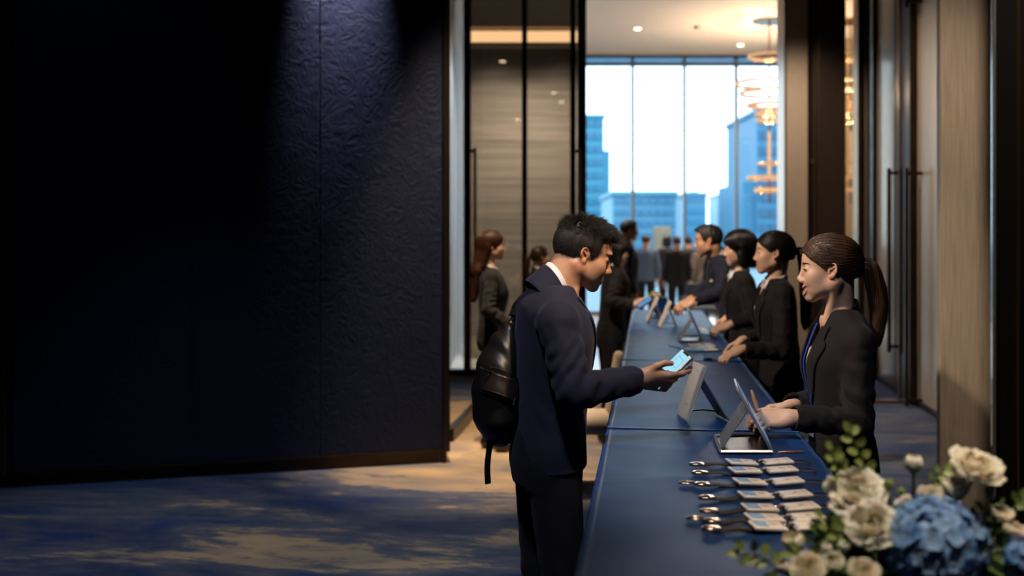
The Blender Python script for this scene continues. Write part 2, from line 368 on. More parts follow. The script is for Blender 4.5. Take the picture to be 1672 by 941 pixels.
# right of the opening
bbox('pilaster', 1283, 1318, M_beige, parent=wb, y0=BY - .02, y1=BY + .3, bev=.004)
bbox('trim_strip', 1279.5, 1283, M_bronze_l, parent=wb, y0=BY - .03, y1=BY + .3)
bbox('recess', 1318, 1326, M_black, parent=wb, y0=BY + .02)
bbox('trim_strip', 1326, 1330.5, M_bronze_l, parent=wb, y0=BY - .03)
bbox('column', 1330.5, 1376, M_brown, parent=wb, y0=BY - .12, bev=.01)
bbox('glass_strip', 1376, 1398, M_glass_d, .05, parent=wb, y0=BY + .05, y1=BY + .062)
for a, b, m in ((1398, 1402, M_bronze_l), (1402, 1409, M_bronze), (1409, 1413, M_steel), (1413, 1424, M_bronze_l)):
    bbox('fin', a, b, m, parent=wb, y0=BY - .06, bev=.004)
slab('wall_panel', (bx(1424), BY, 0), (9.6, BY + .12, AZ), M_plain, wb)
for z in (2.48,):
    bbox('hinge', 1322, 1327, M_bronze_l, z, z + .05, parent=wb, y0=BY - .05)

# right side wall, running back from beside the desk
def rw(y): return 2.47 + .14 * y
RD = np.array([.14, 1.0]); RD /= np.linalg.norm(RD)
RM = mat4(np.array([[RD[1], RD[0], 0], [-RD[0], RD[1], 0], [0, 0, 1]]), (2.47, 0, 0))   # local x = into the wall, y = along it
wr = empty('wall_right'); tag(wr, kind='structure')
def rbox(name, y0, y1, m, x0=0.0, x1=.15, z0=0.0, z1=FZ, bev=0.0):
    k = 1 / RD[1]; return slab(name, (x0, y0 * k, z0), (x1, y1 * k, z1), m, wr, bev=bev, M=RM)
rbox('copper_panel', 11.85, 12.3, M_bronze_l, -.01)
rbox('fin', 11.72, 11.85, M_black, -.05, bev=.006)
rbox('veneer_panel', 10.72, 11.72, M_veneer)
rbox('reflection_band', 10.72, 11.72, M_bronze_l, -.008, .1, .06, .50)  # bronze band stands in for the counter's reflection low on the panel
rbox('fin', 10.52, 10.72, M_black, -.04, bev=.006)
rbox('fin', 10.38, 10.47, M_bronze_l, -.06, bev=.006)
rbox('fin', 10.12, 10.34, M_black, -.05, bev=.006)
rbox('fin', 9.9, 10.08, M_bronze, -.07, bev=.006)
rbox('veneer_panel', 8.35, 9.9, M_veneer, -.0)
rbox('veneer_panel', 5.7, 8.345, M_veneer, -.002)
rbox('baseboard', 5.7, 11.72, M_black, -.012, .1, 0, .06)
def pull(y, z0, z1):
    k = 1 / RD[1]; bm = bmesh.new(); add_box(bm, (-.16, (y - .02) * k, z0), (-.125, (y + .02) * k, z1), .005, RM)
    for z in (z0 + .06, z1 - .05): add_box(bm, (-.15, (y - .015) * k, z - .015), (.0, (y + .015) * k, z + .015), .003, RM)
    from_bm('handle', bm, M_bronze, wr)
pull(10.45, .45, 2.3); pull(9.72, .02, 2.25); pull(9.72, 3.75, 4.7)
slab('threshold', (2.45, 10.02, 0), (3.87, 10.14, .035), M_bronze_l, None, 'structure', .006).name = 'trim_1'
# pier and dark wall at the right edge of the frame
pr = empty('wall_pier'); tag(pr, kind='structure')
slab('veneer_panel', (2.467, 6.0, 0), (2.76, 6.05, FZ), M_veneer, pr, bev=.003)
dw = empty('wall_dark'); tag(dw, kind='structure')
slab('wall_panel', (2.515, 5.42, 0), (9.6, 5.45, FZ), M_black, dw)
slab('trim_strip', (2.504, 5.41, 0), (2.515, 5.422, FZ), M_steel, dw)
slab('trim_strip', (2.628, 5.405, 0), (2.636, 5.42, FZ), M_bronze_l, dw)
slab('trim_strip', (2.668, 5.405, 0), (2.70, 5.42, FZ), M_brown, dw)
slab('wall_east', (9.6, -7, 0), (9.7, 22.4, AZ), M_plain, kind='structure')

# ------------------------------------------------------------------ atrium window wall
WY = 22.2
win = empty('window_1'); tag(win, kind='structure')
xs = [2.573 + 1.103 * k for k in range(-9, 7)]
for x in xs: slab('mullion', (x - .03, WY - .06, 0), (x + .03, WY + .08, AZ + .04), M_frame, win)
slab('transom', (-8, WY - .05, 5.31), (9.6, WY + .07, 5.38), M_frame, win)
slab('head', (-8, WY - .06, 5.49), (9.6, WY + .08, AZ + .06), M_frame, win)
slab('sill', (-8, WY - .06, 0), (9.6, WY + .08, .08), M_frame, win)
for a, b in zip(xs[:-1], xs[1:]): slab('glass_pane', (a + .03, WY, .08), (b - .03, WY + .012, 5.32), M_glass, win); slab('fanlight_pane', (a + .03, WY, 5.37), (b - .03, WY + .012, 5.5), M_glass_b, win)

slab('wall_panel', (5.5, 20.4, 0), (9.6, 20.5, AZ + .04), M_beige, None, 'structure').name = 'wall_atrium'
# ------------------------------------------------------------------ city outside
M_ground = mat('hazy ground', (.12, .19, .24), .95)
slab('ground', (-400, 22.6, -1.2), (500, 700, -1.0), M_ground, kind='structure')
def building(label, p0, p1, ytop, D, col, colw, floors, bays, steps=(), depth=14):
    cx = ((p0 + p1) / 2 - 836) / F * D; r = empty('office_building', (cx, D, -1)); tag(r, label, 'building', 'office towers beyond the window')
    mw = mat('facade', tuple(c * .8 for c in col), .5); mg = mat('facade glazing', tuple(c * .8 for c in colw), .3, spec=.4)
    w = (p1 - p0) / F * D; zt = CAMZ - (ytop - 395) / F * D; H = zt + 1
    bm = bmesh.new(); add_box(bm, (-w / 2, 0, 0), (w / 2, depth, H), .1)
    for (q0, q1, yt) in steps:
        a = (q0 - 836) / F * D - cx; b = (q1 - 836) / F * D - cx; add_box(bm, (a, .8, 0), (b, depth - 1, CAMZ - (yt - 395) / F * D + 1), .1)
    from_bm('tower_block', bm, mw, r)
    for k in range(floors):
        z0 = H * (k + .35) / floors; z1 = H * (k + .86) / floors
        bm = bmesh.new(); bw = w * .94 / bays
        for j in range(bays): add_box(bm, (-w * .47 + j * bw + .04 * bw, -.25, z0), (-w * .47 + (j + 1) * bw - .04 * bw, .4, z1))
        from_bm('window', bm, mg, r)
    bm = bmesh.new(); add_box(bm, (-w / 2 - .2, -.3, H), (w / 2 + .2, depth + .2, H + .5), .1); from_bm('parapet', bm, mw, r)
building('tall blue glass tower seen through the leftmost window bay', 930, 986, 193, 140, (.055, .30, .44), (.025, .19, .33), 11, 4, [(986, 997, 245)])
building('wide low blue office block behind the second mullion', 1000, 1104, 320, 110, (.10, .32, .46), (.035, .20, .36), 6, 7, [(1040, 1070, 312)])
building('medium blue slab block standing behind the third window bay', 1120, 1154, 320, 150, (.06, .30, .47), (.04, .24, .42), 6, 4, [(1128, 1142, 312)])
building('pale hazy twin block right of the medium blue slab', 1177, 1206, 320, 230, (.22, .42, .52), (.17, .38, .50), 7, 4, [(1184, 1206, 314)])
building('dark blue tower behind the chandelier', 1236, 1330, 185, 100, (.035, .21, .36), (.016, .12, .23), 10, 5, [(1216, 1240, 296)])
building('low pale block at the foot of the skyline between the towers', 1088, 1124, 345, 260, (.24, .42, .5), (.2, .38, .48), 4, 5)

# ------------------------------------------------------------------ lamps that show
def downlight(p, label, zc, lit=True, name='ceiling_light', group='downlights in the atrium ceiling'):
    r = empty(name, (p[0], p[1], zc)); tag(r, label, 'ceiling light', group)
    bm = bmesh.new(); add_cyl(bm, (0, 0, -.012), (0, 0, 0), .075, .085, 24); from_bm('rim', bm, M_white_w, r, 40)
    bm = bmesh.new(); add_cyl(bm, (0, 0, -.016), (0, 0, -.012), .055, .055, 20); from_bm('lens', bm, M_lamp, r)
for (x, y), lab in {(1041, 46): 'round lit downlight alone at the left of the white ceiling', (1226, 41): 'round lit downlight beside the chandelier stem',
                    (1209, 73): 'round lit downlight lowest over the window head', (1220, 15): 'left one of the paired downlights at the ceiling top', (1238, 15): 'right one of the paired downlights at the ceiling top'}.items():
    d = (AZ + .04 - CAMZ) * F / (395 - y); downlight(((x - 836) / F * d, d), lab, AZ + .04)
d = (AZ + .04 - CAMZ) * F / (395 - 43); r = empty('smoke_detector', ((1138 - 836) / F * d, d, AZ + .04)); tag(r, 'small dark smoke detector on the white ceiling', 'smoke detector')
bm = bmesh.new(); add_cyl(bm, (0, 0, -.02), (0, 0, 0), .06, .07, 20); from_bm('base', bm, M_frame, r, 40)
bm = bmesh.new(); add_cyl(bm, (0, 0, -.05), (0, 0, -.02), .03, .05, 20); from_bm('sensor', bm, M_frame, r, 40)
for i, (x, y) in enumerate([(-.17, 6.05), (1.14, .66), (.91, 2.1), (.145, -2.95)]):
    downlight((x, y), 'round lit downlight in the dark foyer ceiling', FZ, group='downlights in the foyer ceiling')
for x, y, w_ in ((2.34, 19.9, 900), (4.3, 19.9, 900), (1.0, 16.0, 160), (4.4, 15.5, 160)):
    spot_light('atrium_spot', (x, y, AZ - .1), (x, y, 0), w_, WARM2, 110, .8, .06)

M_rose = mat('rose gold metal', (.62, .40, .26), .22, 1.0)
M_crystal = emit_mat('lit crystal', (1, .60, .30), 1.05)
def chandelier(cx, label):
    ch = empty('chandelier', (cx, 18.7, AZ + .04)); tag(ch, label, 'chandelier')
    bm = bmesh.new(); add_cyl(bm, (0, 0, -.04), (0, 0, 0), .28, .28, 40); add_cyl(bm, (0, 0, -3.3), (0, 0, -.04), .018, .018, 12); from_bm('stem', bm, M_rose, ch, 40)
    bm = bmesh.new()
    for k in range(26): add_cyl(bm, (0, 0, -2.0 - k * .032), (0, 0, -2.028 - k * .032), .035, .028, 8)
    from_bm('crystal_core', bm, M_crystal, ch)
    _l = bpy.data.lights.new('chandelier_lamp', 'POINT'); _l.energy = 260; _l.color = WARM; _l.shadow_soft_size = .15; _lo = bpy.data.objects.new('chandelier_lamp', _l); _lo.location = (cx, 18.7, 4.15); link(_lo)
    def ring(y, r, h, n):
        z = CAMZ - (y - 395) * .011 - (AZ + .04)
        bm = bmesh.new(); a = np.linspace(0, 2 * PI, 49)[:-1]
        for zz in (z + h / 2, z - h / 2): add_tube(bm, np.stack([np.cos(a) * r, np.sin(a) * r, np.full(48, zz)], 1), .011, 6, closed=True, up=(0, 0, 1))
        for q in range(3): add_tube(bm, [(0, 0, z + h / 2 + .05), (math.cos(q * 2.1) * r, math.sin(q * 2.1) * r, z + h / 2)], .006, 5)
        rg = from_bm('ring', bm, M_rose, ch, 40)
        bm = bmesh.new()
        for k in range(n):
            t = 2 * PI * k / n; M = Matrix.Rotation(t, 4, 'Z') @ Matrix.Translation((r, 0, z)); add_box(bm, (-.012, -r * PI / n * .72, -h * .36), (.012, r * PI / n * .72, h * .36), 0, M)
        from_bm('crystal_band', bm, M_crystal, rg)
    for args in ((92, .37, .05, 40), (136, .60, .045, 64), (152, .52, .045, 56), (172, .39, .05, 44), (186, .24, .06, 28), (197, .22, .05, 26), (268, .2, .03, 24), (291, .385, .05, 44), (311, .25, .08, 30)): ring(*args)
chandelier(4.62, 'tiered chandelier of glowing crystal rings hanging before the window')
chandelier(6.08, 'second chandelier, glimpsed through the narrow glass strip beside the brown column')
# ------------------------------------------------------------------ registration tables under navy cloths
def cloth_mat():
    m = mat('navy table cloth', (.006, .018, .066), .44, spec=.6, sheen=.5, sheen_tint=(.06, .30, 1.0), bump=.2, bscale=900, bdist=.001); m.node_tree.nodes['Principled BSDF'].inputs['Specular Tint'].default_value = (.2, .5, 1, 1); return m
M_cloth = cloth_mat()
def table(a0, a1, label):
    r = empty('registration_table', tb(a0, 0, 0), math.atan2(TD[1], TD[0])); tag(r, label, 'table', 'registration tables in a row')
    L = a1 - a0 - .008; W = TABLE_W; nx, ny = 90, 34; rng = np.random.default_rng(int(a0 * 10))
    # local x along the row, y to the left (so the table spans y = -W .. 0)
    X, Y = np.meshgrid(np.linspace(0.003, L, nx), np.linspace(-W, 0, ny), indexing='ij')
    Z = np.full_like(X, TABLE_Z)
    for k in range(7):
        c = rng.uniform(0, L); s = rng.uniform(.02, .06); t = rng.uniform(-.5, .5); Z += rng.uniform(-.0012, .0016) * np.exp(-((X - c - t * (Y + W / 2)) / s) ** 2)
    Z -= .0015 * (np.sin(X * 9 + 2 * np.sin(Y * 7)) ** 2)
    Z += (TABLE_Z - Z.max())
    V = np.stack([X, Y, Z], -1).reshape(-1, 3); idx = np.arange(nx * ny).reshape(nx, ny)
    Q = [np.stack([idx[:-1, :-1], idx[1:, :-1], idx[1:, 1:], idx[:-1, 1:]], -1).reshape(-1, 4)]
    loop = np.concatenate([idx[:, 0], idx[-1, 1:], idx[-2::-1, -1], idx[0, -2:0:-1]]); P = V[loop]; n = len(loop)
    c = np.array([L / 2, -W / 2, 0]); out = P - c; o2 = np.zeros_like(out)
    o2[:, 1] = np.where(P[:, 1] < -W + 1e-6, -1, np.where(P[:, 1] > -1e-6, 1, 0)); o2[:, 0] = 0
    s = np.arange(n) / n * 2 * PI; prev = loop; base = len(V); rows = [V]
    for k, z in enumerate((.004, .012, .03, .1, .25, .42, .6, .78, .935)):
        amp = .016 * min(1, z / .5); off = (.004 if z > .003 else 0) + amp * (1 + np.sin(s * 26 + 1.3 * np.sin(s * 5)))
        R = P + o2 * off[:, None] * 1.0; R[:, 2] = P[:, 2] - z; cur = base + np.arange(n); rows.append(R); base += n
        Q.append(np.stack([prev, np.roll(prev, -1), np.roll(cur, -1), cur], 1)); prev = cur
    V = np.concatenate(rows); Q = np.concatenate(Q)
    o = from_np('tablecloth', V, Q, M_cloth, r)
    bm = bmesh.new()
    for x in (.1, L - .1):
        for y in (-.08, -W + .08): add_cyl(bm, (x, y, 0), (x, y, .9), .016, .016, 12)
    add_box(bm, (.02, -W + .02, .90), (L - .02, -.02, .94), .004); from_bm('trestle', bm, M_steel, r, 40)
TABS = [(1.455, 3.455, 'nearest navy clothed table with flowers, lanyards and a tablet stand'), (3.455, 5.455, 'second navy clothed table counted from the flowers, where the pale sign card stands'),
        (5.455, 7.455, 'navy clothed table in front of the short-haired staff woman'), (7.455, 9.455, 'farthest navy clothed table in front of the staff man')]
for a in TABS: table(*a)

# ------------------------------------------------------------------ sign cards and tablet stands
M_card = mat('pale grey card', (.52, .48, .44), .5); M_cardp = mat('white print', (.66, .62, .57), .5)
M_ink = mat('black ink', (.02, .02, .02), .6); M_greyink = mat('grey ink', (.3, .3, .3), .6)
M_dark = mat('black plastic', (.012, .012, .014), .35); M_alu = mat('satin aluminium', (.48, .49, .52), .33, .75)
M_screen = mat('tablet screen', (.01, .012, .02), .12, emit=(.35, .6, 1.0), estr=.25); M_bluepl = mat('dark blue plate', (.006, .02, .055), .25, .0)
def frame_panel(bottom_near, bottom_far, top_near, th, n_hint):
    """matrix of a panel: local x along its bottom edge, y up its face, z = front normal"""
    a, b, c = (np.asarray(v, float) for v in (bottom_near, bottom_far, top_near)); X = b - a; w = np.linalg.norm(X); X /= w
    Y = c - a; Y -= X * X.dot(Y); h = np.linalg.norm(Y); Y /= h; Z = np.cross(X, Y)
    return mat4(np.stack([X, Y, Z], 1), a), w, h, (1 if Z.dot(n_hint) > 0 else -1)
def sign_card(d0, d1, xb, hgt, lean, prop, label, marks=True, origin_px=None):
    """A-frame card facing left: near and far bottom corners, its height, lean to the right, and reach of the prop leg"""
    a = d0; b = d1; top = np.array([a[0] + lean, a[1], a[2] + hgt])
    r = empty('sign_card', (a + b) / 2); tag(r, label, 'sign', 'A-frame sign cards on the tables')
    inv = Matrix.Translation(-Vector((a + b) / 2))
    M, w, h, sg = frame_panel(a + (0, 0, .002), b + (0, 0, .002), top, .006, (-1, 0, 0)); M = inv @ M
    bm = bmesh.new(); add_box(bm, (0, 0, -.003), (w, h, .003), .0015, M); from_bm('panel', bm, M_card, r)
    if marks:
        bm = bmesh.new(); rr = random.Random(3); zf = .0034 * sg; q = lambda x0, x1, y0, y1: add_box(bm, (x0, y0, min(zf, zf * .9)), (x1, y1, max(zf, zf * .9)), 0, M)
        # small caption strokes over and under an empty field
        for k in range(4): q(w * (.42 + .035 * k), w * (.445 + .035 * k), h * .865, h * .882)
        for k in range(5): q(w * (.34 + .06 * k), w * (.38 + .06 * k), h * .235, h * (.262 + .012 * (k % 2)))
        for k in range(3): q(w * (.5 + .05 * k), w * (.53 + .05 * k), h * .205, h * .222)
        from_bm('print', bm, M_greyink, r)
    hinge = np.array([a[0] + lean * .80, a[1], a[2] + hgt * .80]); foot = np.array([a[0] + prop, a[1], a[2] + .003]); yd = (b - a) * .86; o = (b - a) * .07
    M2, w2, h2, s2 = frame_panel(foot + o, foot + o + yd, hinge + o, .004, (1, 0, 0)); bm = bmesh.new(); add_box(bm, (0, 0, -.003), (w2, h2, .003), .0015, inv @ M2)
    from_bm('prop_leg', bm, M_alu, r)
    bm = bmesh.new(); p0 = a + (b - a) * .5 + np.array([lean * .12, 0, hgt * .12]); p1 = foot + (b - a) * .5 + np.array([-.012, 0, hgt * .10])
    add_tube(bm, [np.array(p) - (a + b) / 2 for p in (p0, (p0 + p1) / 2 + (0, 0, .006), p1)], .007, 8, flat=.4); from_bm('strap', bm, M_dark, r)
    return r
Z = TABLE_Z
def tpx(x, y):                               # a point of the frame on the table top
    d = (CAMZ - Z) * F / (y - 395); return np.array([(x - 836) / F * d, d, Z])
sign_card(tpx(1124, 689), tpx(1105, 676), 0, .185, .064, .140, 'pale sign card facing the man with the phone')
sign_card(tpx(1078, 536), tpx(1074, 531), 0, .185, .08, .125, 'pale sign card left of the farther tablet stand', False)
sign_card(tpx(1059, 528), tpx(1055, 523), 0, .19, .075, .11, 'grey sign card by the phone of the black-haired visitor', False)

def tablet_stand(near_l, near_r, far_l, far_r, hgt, lean, label):
    """tablet leaning back to the left over a hinged base; near/far, left/right corners of the base on the table"""
    o = (near_l + far_r) / 2; inv = Matrix.Translation(-Vector(o)); r = empty('tablet_stand', o); tag(r, label, 'tablet', 'tablets on folding stands')
    bm = bmesh.new()                        # base frame
    def bar(p, q, w=.008): add_tube(bm, [np.array(p) - o + (0, 0, .005), np.array(q) - o + (0, 0, .005)], w * .6, 4, up=(0, 0, 1))
    for p, q in ((near_l, near_r), (near_r, far_r), (far_r, far_l), (far_l, near_l)): bar(p, q)
    from_bm('base_frame', bm, M_alu, r)
    C = [np.array(v) - o + (0, 0, .003) for v in (near_l, near_r, far_r, far_l)]
    bm = bmesh.new(); vs = [bm.verts.new(c) for c in C] + [bm.verts.new(c - (0, 0, .0025)) for c in C]
    bm.faces.new(vs[:4]); bm.faces.new(vs[7:3:-1])
    for i in range(4): bm.faces.new((vs[i], vs[(i + 1) % 4], vs[4 + (i + 1) % 4], vs[4 + i]))
    from_bm('base_plate', bm, M_bluepl, r)
    topn = near_r + np.array([-lean, 0, hgt]); M, w, h, sg = frame_panel(near_r + (0, 0, .004), far_r + (0, 0, .004), topn, .008, (1, 0, .4)); M = inv @ M
    bm = bmesh.new(); add_box(bm, (0, 0, -.004), (w, h, .004), .003, M); tabl = from_bm('tablet', bm, M_alu, r, 40)
    bm = bmesh.new(); add_box(bm, (.012, .014, sg * .0036), (w - .012, h - .014, sg * .0046), 0, M); from_bm('screen', bm, M_screen, tabl)
    hinge = near_r + np.array([-lean * .70, 0, hgt * .70]); f = (far_r - near_r)
    M2, w2, h2, s2 = frame_panel(near_l + f * .12 + (.004, 0, .008), near_l + f * .88 + (.004, 0, .008), hinge + f * .12, .004, (-1, 0, 0))
    bm = bmesh.new(); add_box(bm, (0, 0, -.0025), (w2, h2, .0025), .002, inv @ M2); from_bm('support_plate', bm, M_alu, r)
    bm = bmesh.new(); hp = hinge - o; add_cyl(bm, hp + f * .15, hp + f * .85, .007, .007, 12); from_bm('hinge', bm, M_steel, r, 40)
tablet_stand(tpx(1177, 741), tpx(1261, 741), tpx(1167, 714), tpx(1250, 712), .178, .098, 'near tablet on an aluminium folding stand before the smiling staff woman')
tablet_stand(tpx(1110, 559), tpx(1149, 559), tpx(1105, 551), tpx(1143, 550), .19, .085, 'second tablet stand, halfway along the row of tables')
tablet_stand(tpx(1160, 519), tpx(1172, 519), tpx(1157, 514), tpx(1169, 514), .18, .06, 'third tablet stand, under the forearm of the staff man') if False else None

# pens
def stick(name, p, q, r, m, label, cat):
    p, q = np.array(p), np.array(q); bm = bmesh.new(); t = np.linspace(0, 1, 8)[:, None]; add_tube(bm, (p + (q - p) * t) - p, r * np.array([.3, .8, 1, 1, 1, 1, .8, .5]), 10)
    o = from_bm(name, bm, m, None, 40); o.location = p; return tag(o, label, cat)
M_tan = mat('tan wood', (.5, .3, .17), .5, var=.2, scale=40)
M_copper = mat('copper metal', (.6, .36, .24), .3, .9)
stick('pen', tpx(1270, 741) + (0, 0, .004), tpx(1316, 740) + (0, 0, .004), .004, M_copper, 'slim copper pen lying right of the near tablet stand', 'pen')
stick('pen', tpx(1262, 741) * 0 + px(1240, 680, 3.42), px(1227, 637, 3.42), .007, M_tan, 'tan wooden pen held upright behind the tablet edge', 'pen')

# ------------------------------------------------------------------ lanyards with double badge holders
M_strap = mat('dark brown webbing', (.030, .024, .022), .8, bump=.3, bscale=600)
M_badge = mat('cream badge', (.70, .62, .56), .4, coat=.3, var=.05, scale=60); M_bblue = mat('blue badge print', (.16, .30, .52), .45, var=.3, scale=90)
M_chrome = mat('rose chrome', (.72, .58, .5), .18, 1.0); M_cordm = mat('black cord', (.02, .016, .014), .7)
def lanyard(row, xs, yl, yr, label, extra=None):
    """xs: frame x of clip start, strap start, badge, second badge, loop start, loop end; yl / yr: frame y of the row at its ends"""
    yy = lambda x: yl + (yr - yl) * (x - xs[0]) / (xs[-1] - xs[0]); P = [tpx(x, yy(x)) for x in xs]; o = P[0]; X = P[-1] - o; X /= np.linalg.norm(X)
    r = empty('badge_lanyard', o, math.atan2(X[1], X[0])); tag(r, label, 'lanyard', 'lanyards laid out on the near table')
    u = [float((p - o).dot(X)) for p in P]; c0, s0, b0, b1, l0, l1 = u; rr = random.Random(row)
    bm = bmesh.new(); w = s0 - c0                       # metal clip: ring plate with a gate
    a = np.linspace(0, 2 * PI, 25)[:-1]; add_tube(bm, np.stack([c0 + w * .42 + np.cos(a) * w * .42, np.sin(a) * .011, np.full(24, .006)], 1), .0038, 8, closed=True)
    add_tube(bm, [(c0 + w * .1, .003, .009), (c0 + w * .5, -.002, .011), (c0 + w * .85, -.006, .008)], .0028, 8)
    add_box(bm, (c0 + w * .78, -.013, .001), (c0 + w * 1.02, .013, .010), .002); cl = from_bm('clip', bm, M_chrome, r, 50)
    bm = bmesh.new(); n = 14; t = np.linspace(0, 1, n); xx = s0 + (b0 - s0 + .012) * t; zz = .003 + .003 * np.sin(t * PI * 1.3 + row)
    for i in range(n - 1): add_box(bm, (xx[i], -.0125, min(zz[i], zz[i + 1]) - .001), (xx[i + 1] + .001, .0125, max(zz[i], zz[i + 1]) + .001))
    from_bm('strap', bm, M_strap, r)
    for k, (p, q) in enumerate(((b0, b1 - .012), (b1 + .006, l0))):
        M = Matrix.Translation((0, 0, .010)) @ Matrix.Rotation(-.10 if k == 0 else .06, 4, 'Y') @ Matrix.Identity(4); M = Matrix.Translation(((p + q) / 2, 0, .0085)) @ Matrix.Rotation((.055 if k == 0 else -.055) + rr.uniform(-.02, .02), 4, 'Y') @ Matrix.Rotation(rr.uniform(-.05, .05), 4, 'Z') @ Matrix.Translation((-(p + q) / 2, 0, -.0085))
        bm = bmesh.new(); add_box(bm, (p, -.0275, .004), (q, .0275, .013), .003, M); bd = from_bm('badge', bm, M_badge, r, 50)
        bm = bmesh.new(); L_ = q - p
        if k == 0: add_box(bm, (p + L_ * .08, -.021, .0125), (p + L_ * .47, .021, .0136), 0, M)
        else:
            add_box(bm, (p + L_ * .03, -.024, .0125), (p + L_ * .09, .024, .0134), 0, M)
        from_bm('print', bm, M_bblue if k == 0 else M_alu, bd)
        bm = bmesh.new()
        if k == 0:
            for j in range(2): add_box(bm, (p + L_ * .58, -.003 + j * .008, .0127), (p + L_ * (.75 + .04 * j), -.0005 + j * .008, .0134), 0, M)
        else:
            add_box(bm, (p + L_ * .42, -.004, .0127), (p + L_ * .62, -.0005, .0134), 0, M); add_box(bm, (p + L_ * .50, .0005, .0127), (p + L_ * .58, .004, .0134), 0, M)
            add_box(bm, (p + L_ * .80, -.02, .0127), (p + L_ * .815, .02, .0134), 0, M)
        from_bm('text_lines', bm, M_greyink, bd)
    bm = bmesh.new(); a = np.linspace(0, 2 * PI, 17)[:-1]; add_tube(bm, np.stack([b1 - .003 + np.cos(a) * .008, np.sin(a) * .007, np.full(16, .010)], 1), .0025, 6, closed=True)
    add_box(bm, (b1 - .016, -.004, .006), (b1 + .010, .004, .012), .002); from_bm('ring', bm, M_chrome, r, 50)
    bm = bmesh.new(); e = l1 - l0; add_tube(bm, smooth_path([(l0 - .004, -.006, .006), (l0 + e * .4, -.013, .005), (l0 + e * .85, -.014, .004), (l0 + e, -.002, .004), (l0 + e * .85, .012, .006), (l0 + e * .4, .009, .009), (l0 - .004, .005, .008)], 32), .0022, 6); from_bm('cord_loop', bm, M_cordm, r, 50)
    if extra:
        bm = bmesh.new(); a = np.linspace(.3, 2 * PI - .3, 22); w2 = .020; add_tube(bm, np.stack([c0 - .012 + np.cos(a) * w2, .028 + np.sin(a) * .011, np.full(22, .004)], 1), .0028, 8); from_bm('split_ring', bm, M_chrome, r, 50)
R7 = [((1127, 1150, 1188, 1241, 1292, 1323), 762, 758, 'topmost lanyard of the seven, nearest the tablet stand', None),
      ((1131, 1155, 1193, 1247, 1299, 1332), 776, 771, 'second lanyard in the row counted from the tablet stand', None),
      ((1135, 1159, 1200, 1256, 1309, 1345), 795, 790, 'third lanyard from the tablet stand, with a loose metal ring at its clip', 1),
      ((1142, 1166, 1208, 1267, 1322, 1358), 817, 812, 'fourth and middle one of the seven lanyards', None),
      ((1144, 1172, 1214, 1275, 1334, 1370), 839, 832, 'fifth lanyard from the tablet stand, below the middle one', None),
      ((1150, 1176, 1219, 1286, 1345, 1380), 855, 850, 'sixth lanyard from the tablet stand, its split ring lying out to the left', 1),
      ((1147, 1176, 1226, 1290, 1350, 1388), 868, 864, 'lowest lanyard of the seven, partly behind the white rosebuds', None)]
for i, a in enumerate(R7): lanyard(i, *a)

# papers and badges farther along the row
def flat_card(p0, p1, q0, th, m, label, cat, name, mark=None, group=None):
    a, b, c = tpx(*p0), tpx(*p1), tpx(*q0); X = b - a; w = np.linalg.norm(X); X /= w; Yv = c - a; Yv -= X * X.dot(Yv); h = np.linalg.norm(Yv); Yv /= h
    R = np.stack([X, Yv, np.cross(X, Yv)], 1); M = mat4(R, (0, 0, 0)); o = empty(name, a); tag(o, label, cat, group)
    if R[2, 2] < 0: th = -th
    bm = bmesh.new(); add_box(bm, (0, 0, 0), (w, h, th), .0008, M); from_bm('card', bm, m, o)
    bm = bmesh.new(); add_box(bm, (w * .06, h * .2, th), (w * .45, h * .8, th * 1.15), 0, M); add_box(bm, (w * .55, h * .3, th), (w * .9, h * .42, th * 1.15), 0, M); from_bm('print', bm, mark or M_bblue, o)
M_paper = mat('white paper', (.72, .70, .68), .6); M_paperb = mat('light blue paper', (.22, .45, .72), .5); M_cream = mat('cream paper', (.66, .52, .40), .6)
flat_card((1118, 572), (1150, 573), (1117, 568), .006, M_paperb, 'light blue name card lying before the second tablet stand', 'card', 'name_card')
flat_card((1151, 573), (1174, 573), (1149, 567), .005, M_paper, 'white name card right of the light blue card', 'card', 'name_card')
flat_card((1130, 566.5), (1144, 566.5), (1129, 562), .005, M_cream, 'cream name card behind the light blue card', 'card', 'name_card')
flat_card((1146, 566.3), (1169, 566.3), (1145, 561.5), .005, M_paper, 'long white card behind the other name cards', 'card', 'name_card')
flat_card((1148, 546), (1165, 546), (1146, 542), .004, M_paperb, 'blue card beside the clasped hands of the short-haired staff woman', 'card', 'name_card')
flat_card((1147, 540.5), (1157, 540.5), (1146, 537), .004, M_cream, 'small cream card right of the second tablet', 'card', 'name_card')
flat_card((1096, 513), (1122, 513), (1096, 509), .004, M_paper, 'pale sheet of paper under the staff man\'s hand', 'paper', 'paper_sheet')
def cable(pts, r, label, name='cable'):
    P = np.array([tpx(*p) + (0, 0, r) for p in pts]); o0 = P[0].copy(); bm = bmesh.new(); add_tube(bm, smooth_path(P - o0, 40), r, 6); o = from_bm(name, bm, M_cordm, None, 50); o.location = o0; return tag(o, label, 'cable')
cable([(1092, 566), (1108, 569), (1122, 575), (1150, 575.5), (1182, 573)], .003, 'thin dark cord lying along the light blue name card')
cable([(1150, 589), (1163, 588), (1172, 591)], .0035, 'short dark cable in front of the ponytailed staff woman\'s hand')
r = empty('binder_clip', tpx(1155, 588)); tag(r, 'small dark binder clip on the cloth by the staff woman\'s fingertips', 'clip')
bm = bmesh.new(); add_box(bm, (-.02, -.015, 0), (.02, .015, .012), .003); from_bm('jaw', bm, M_dark, r)
bm = bmesh.new(); add_tube(bm, [(-.012, 0, .010), (-.018, .01, .026), (-.005, .014, .03), (.0, 0, .012)], .0018, 6); from_bm('wire_arm', bm, M_chrome, r, 50)

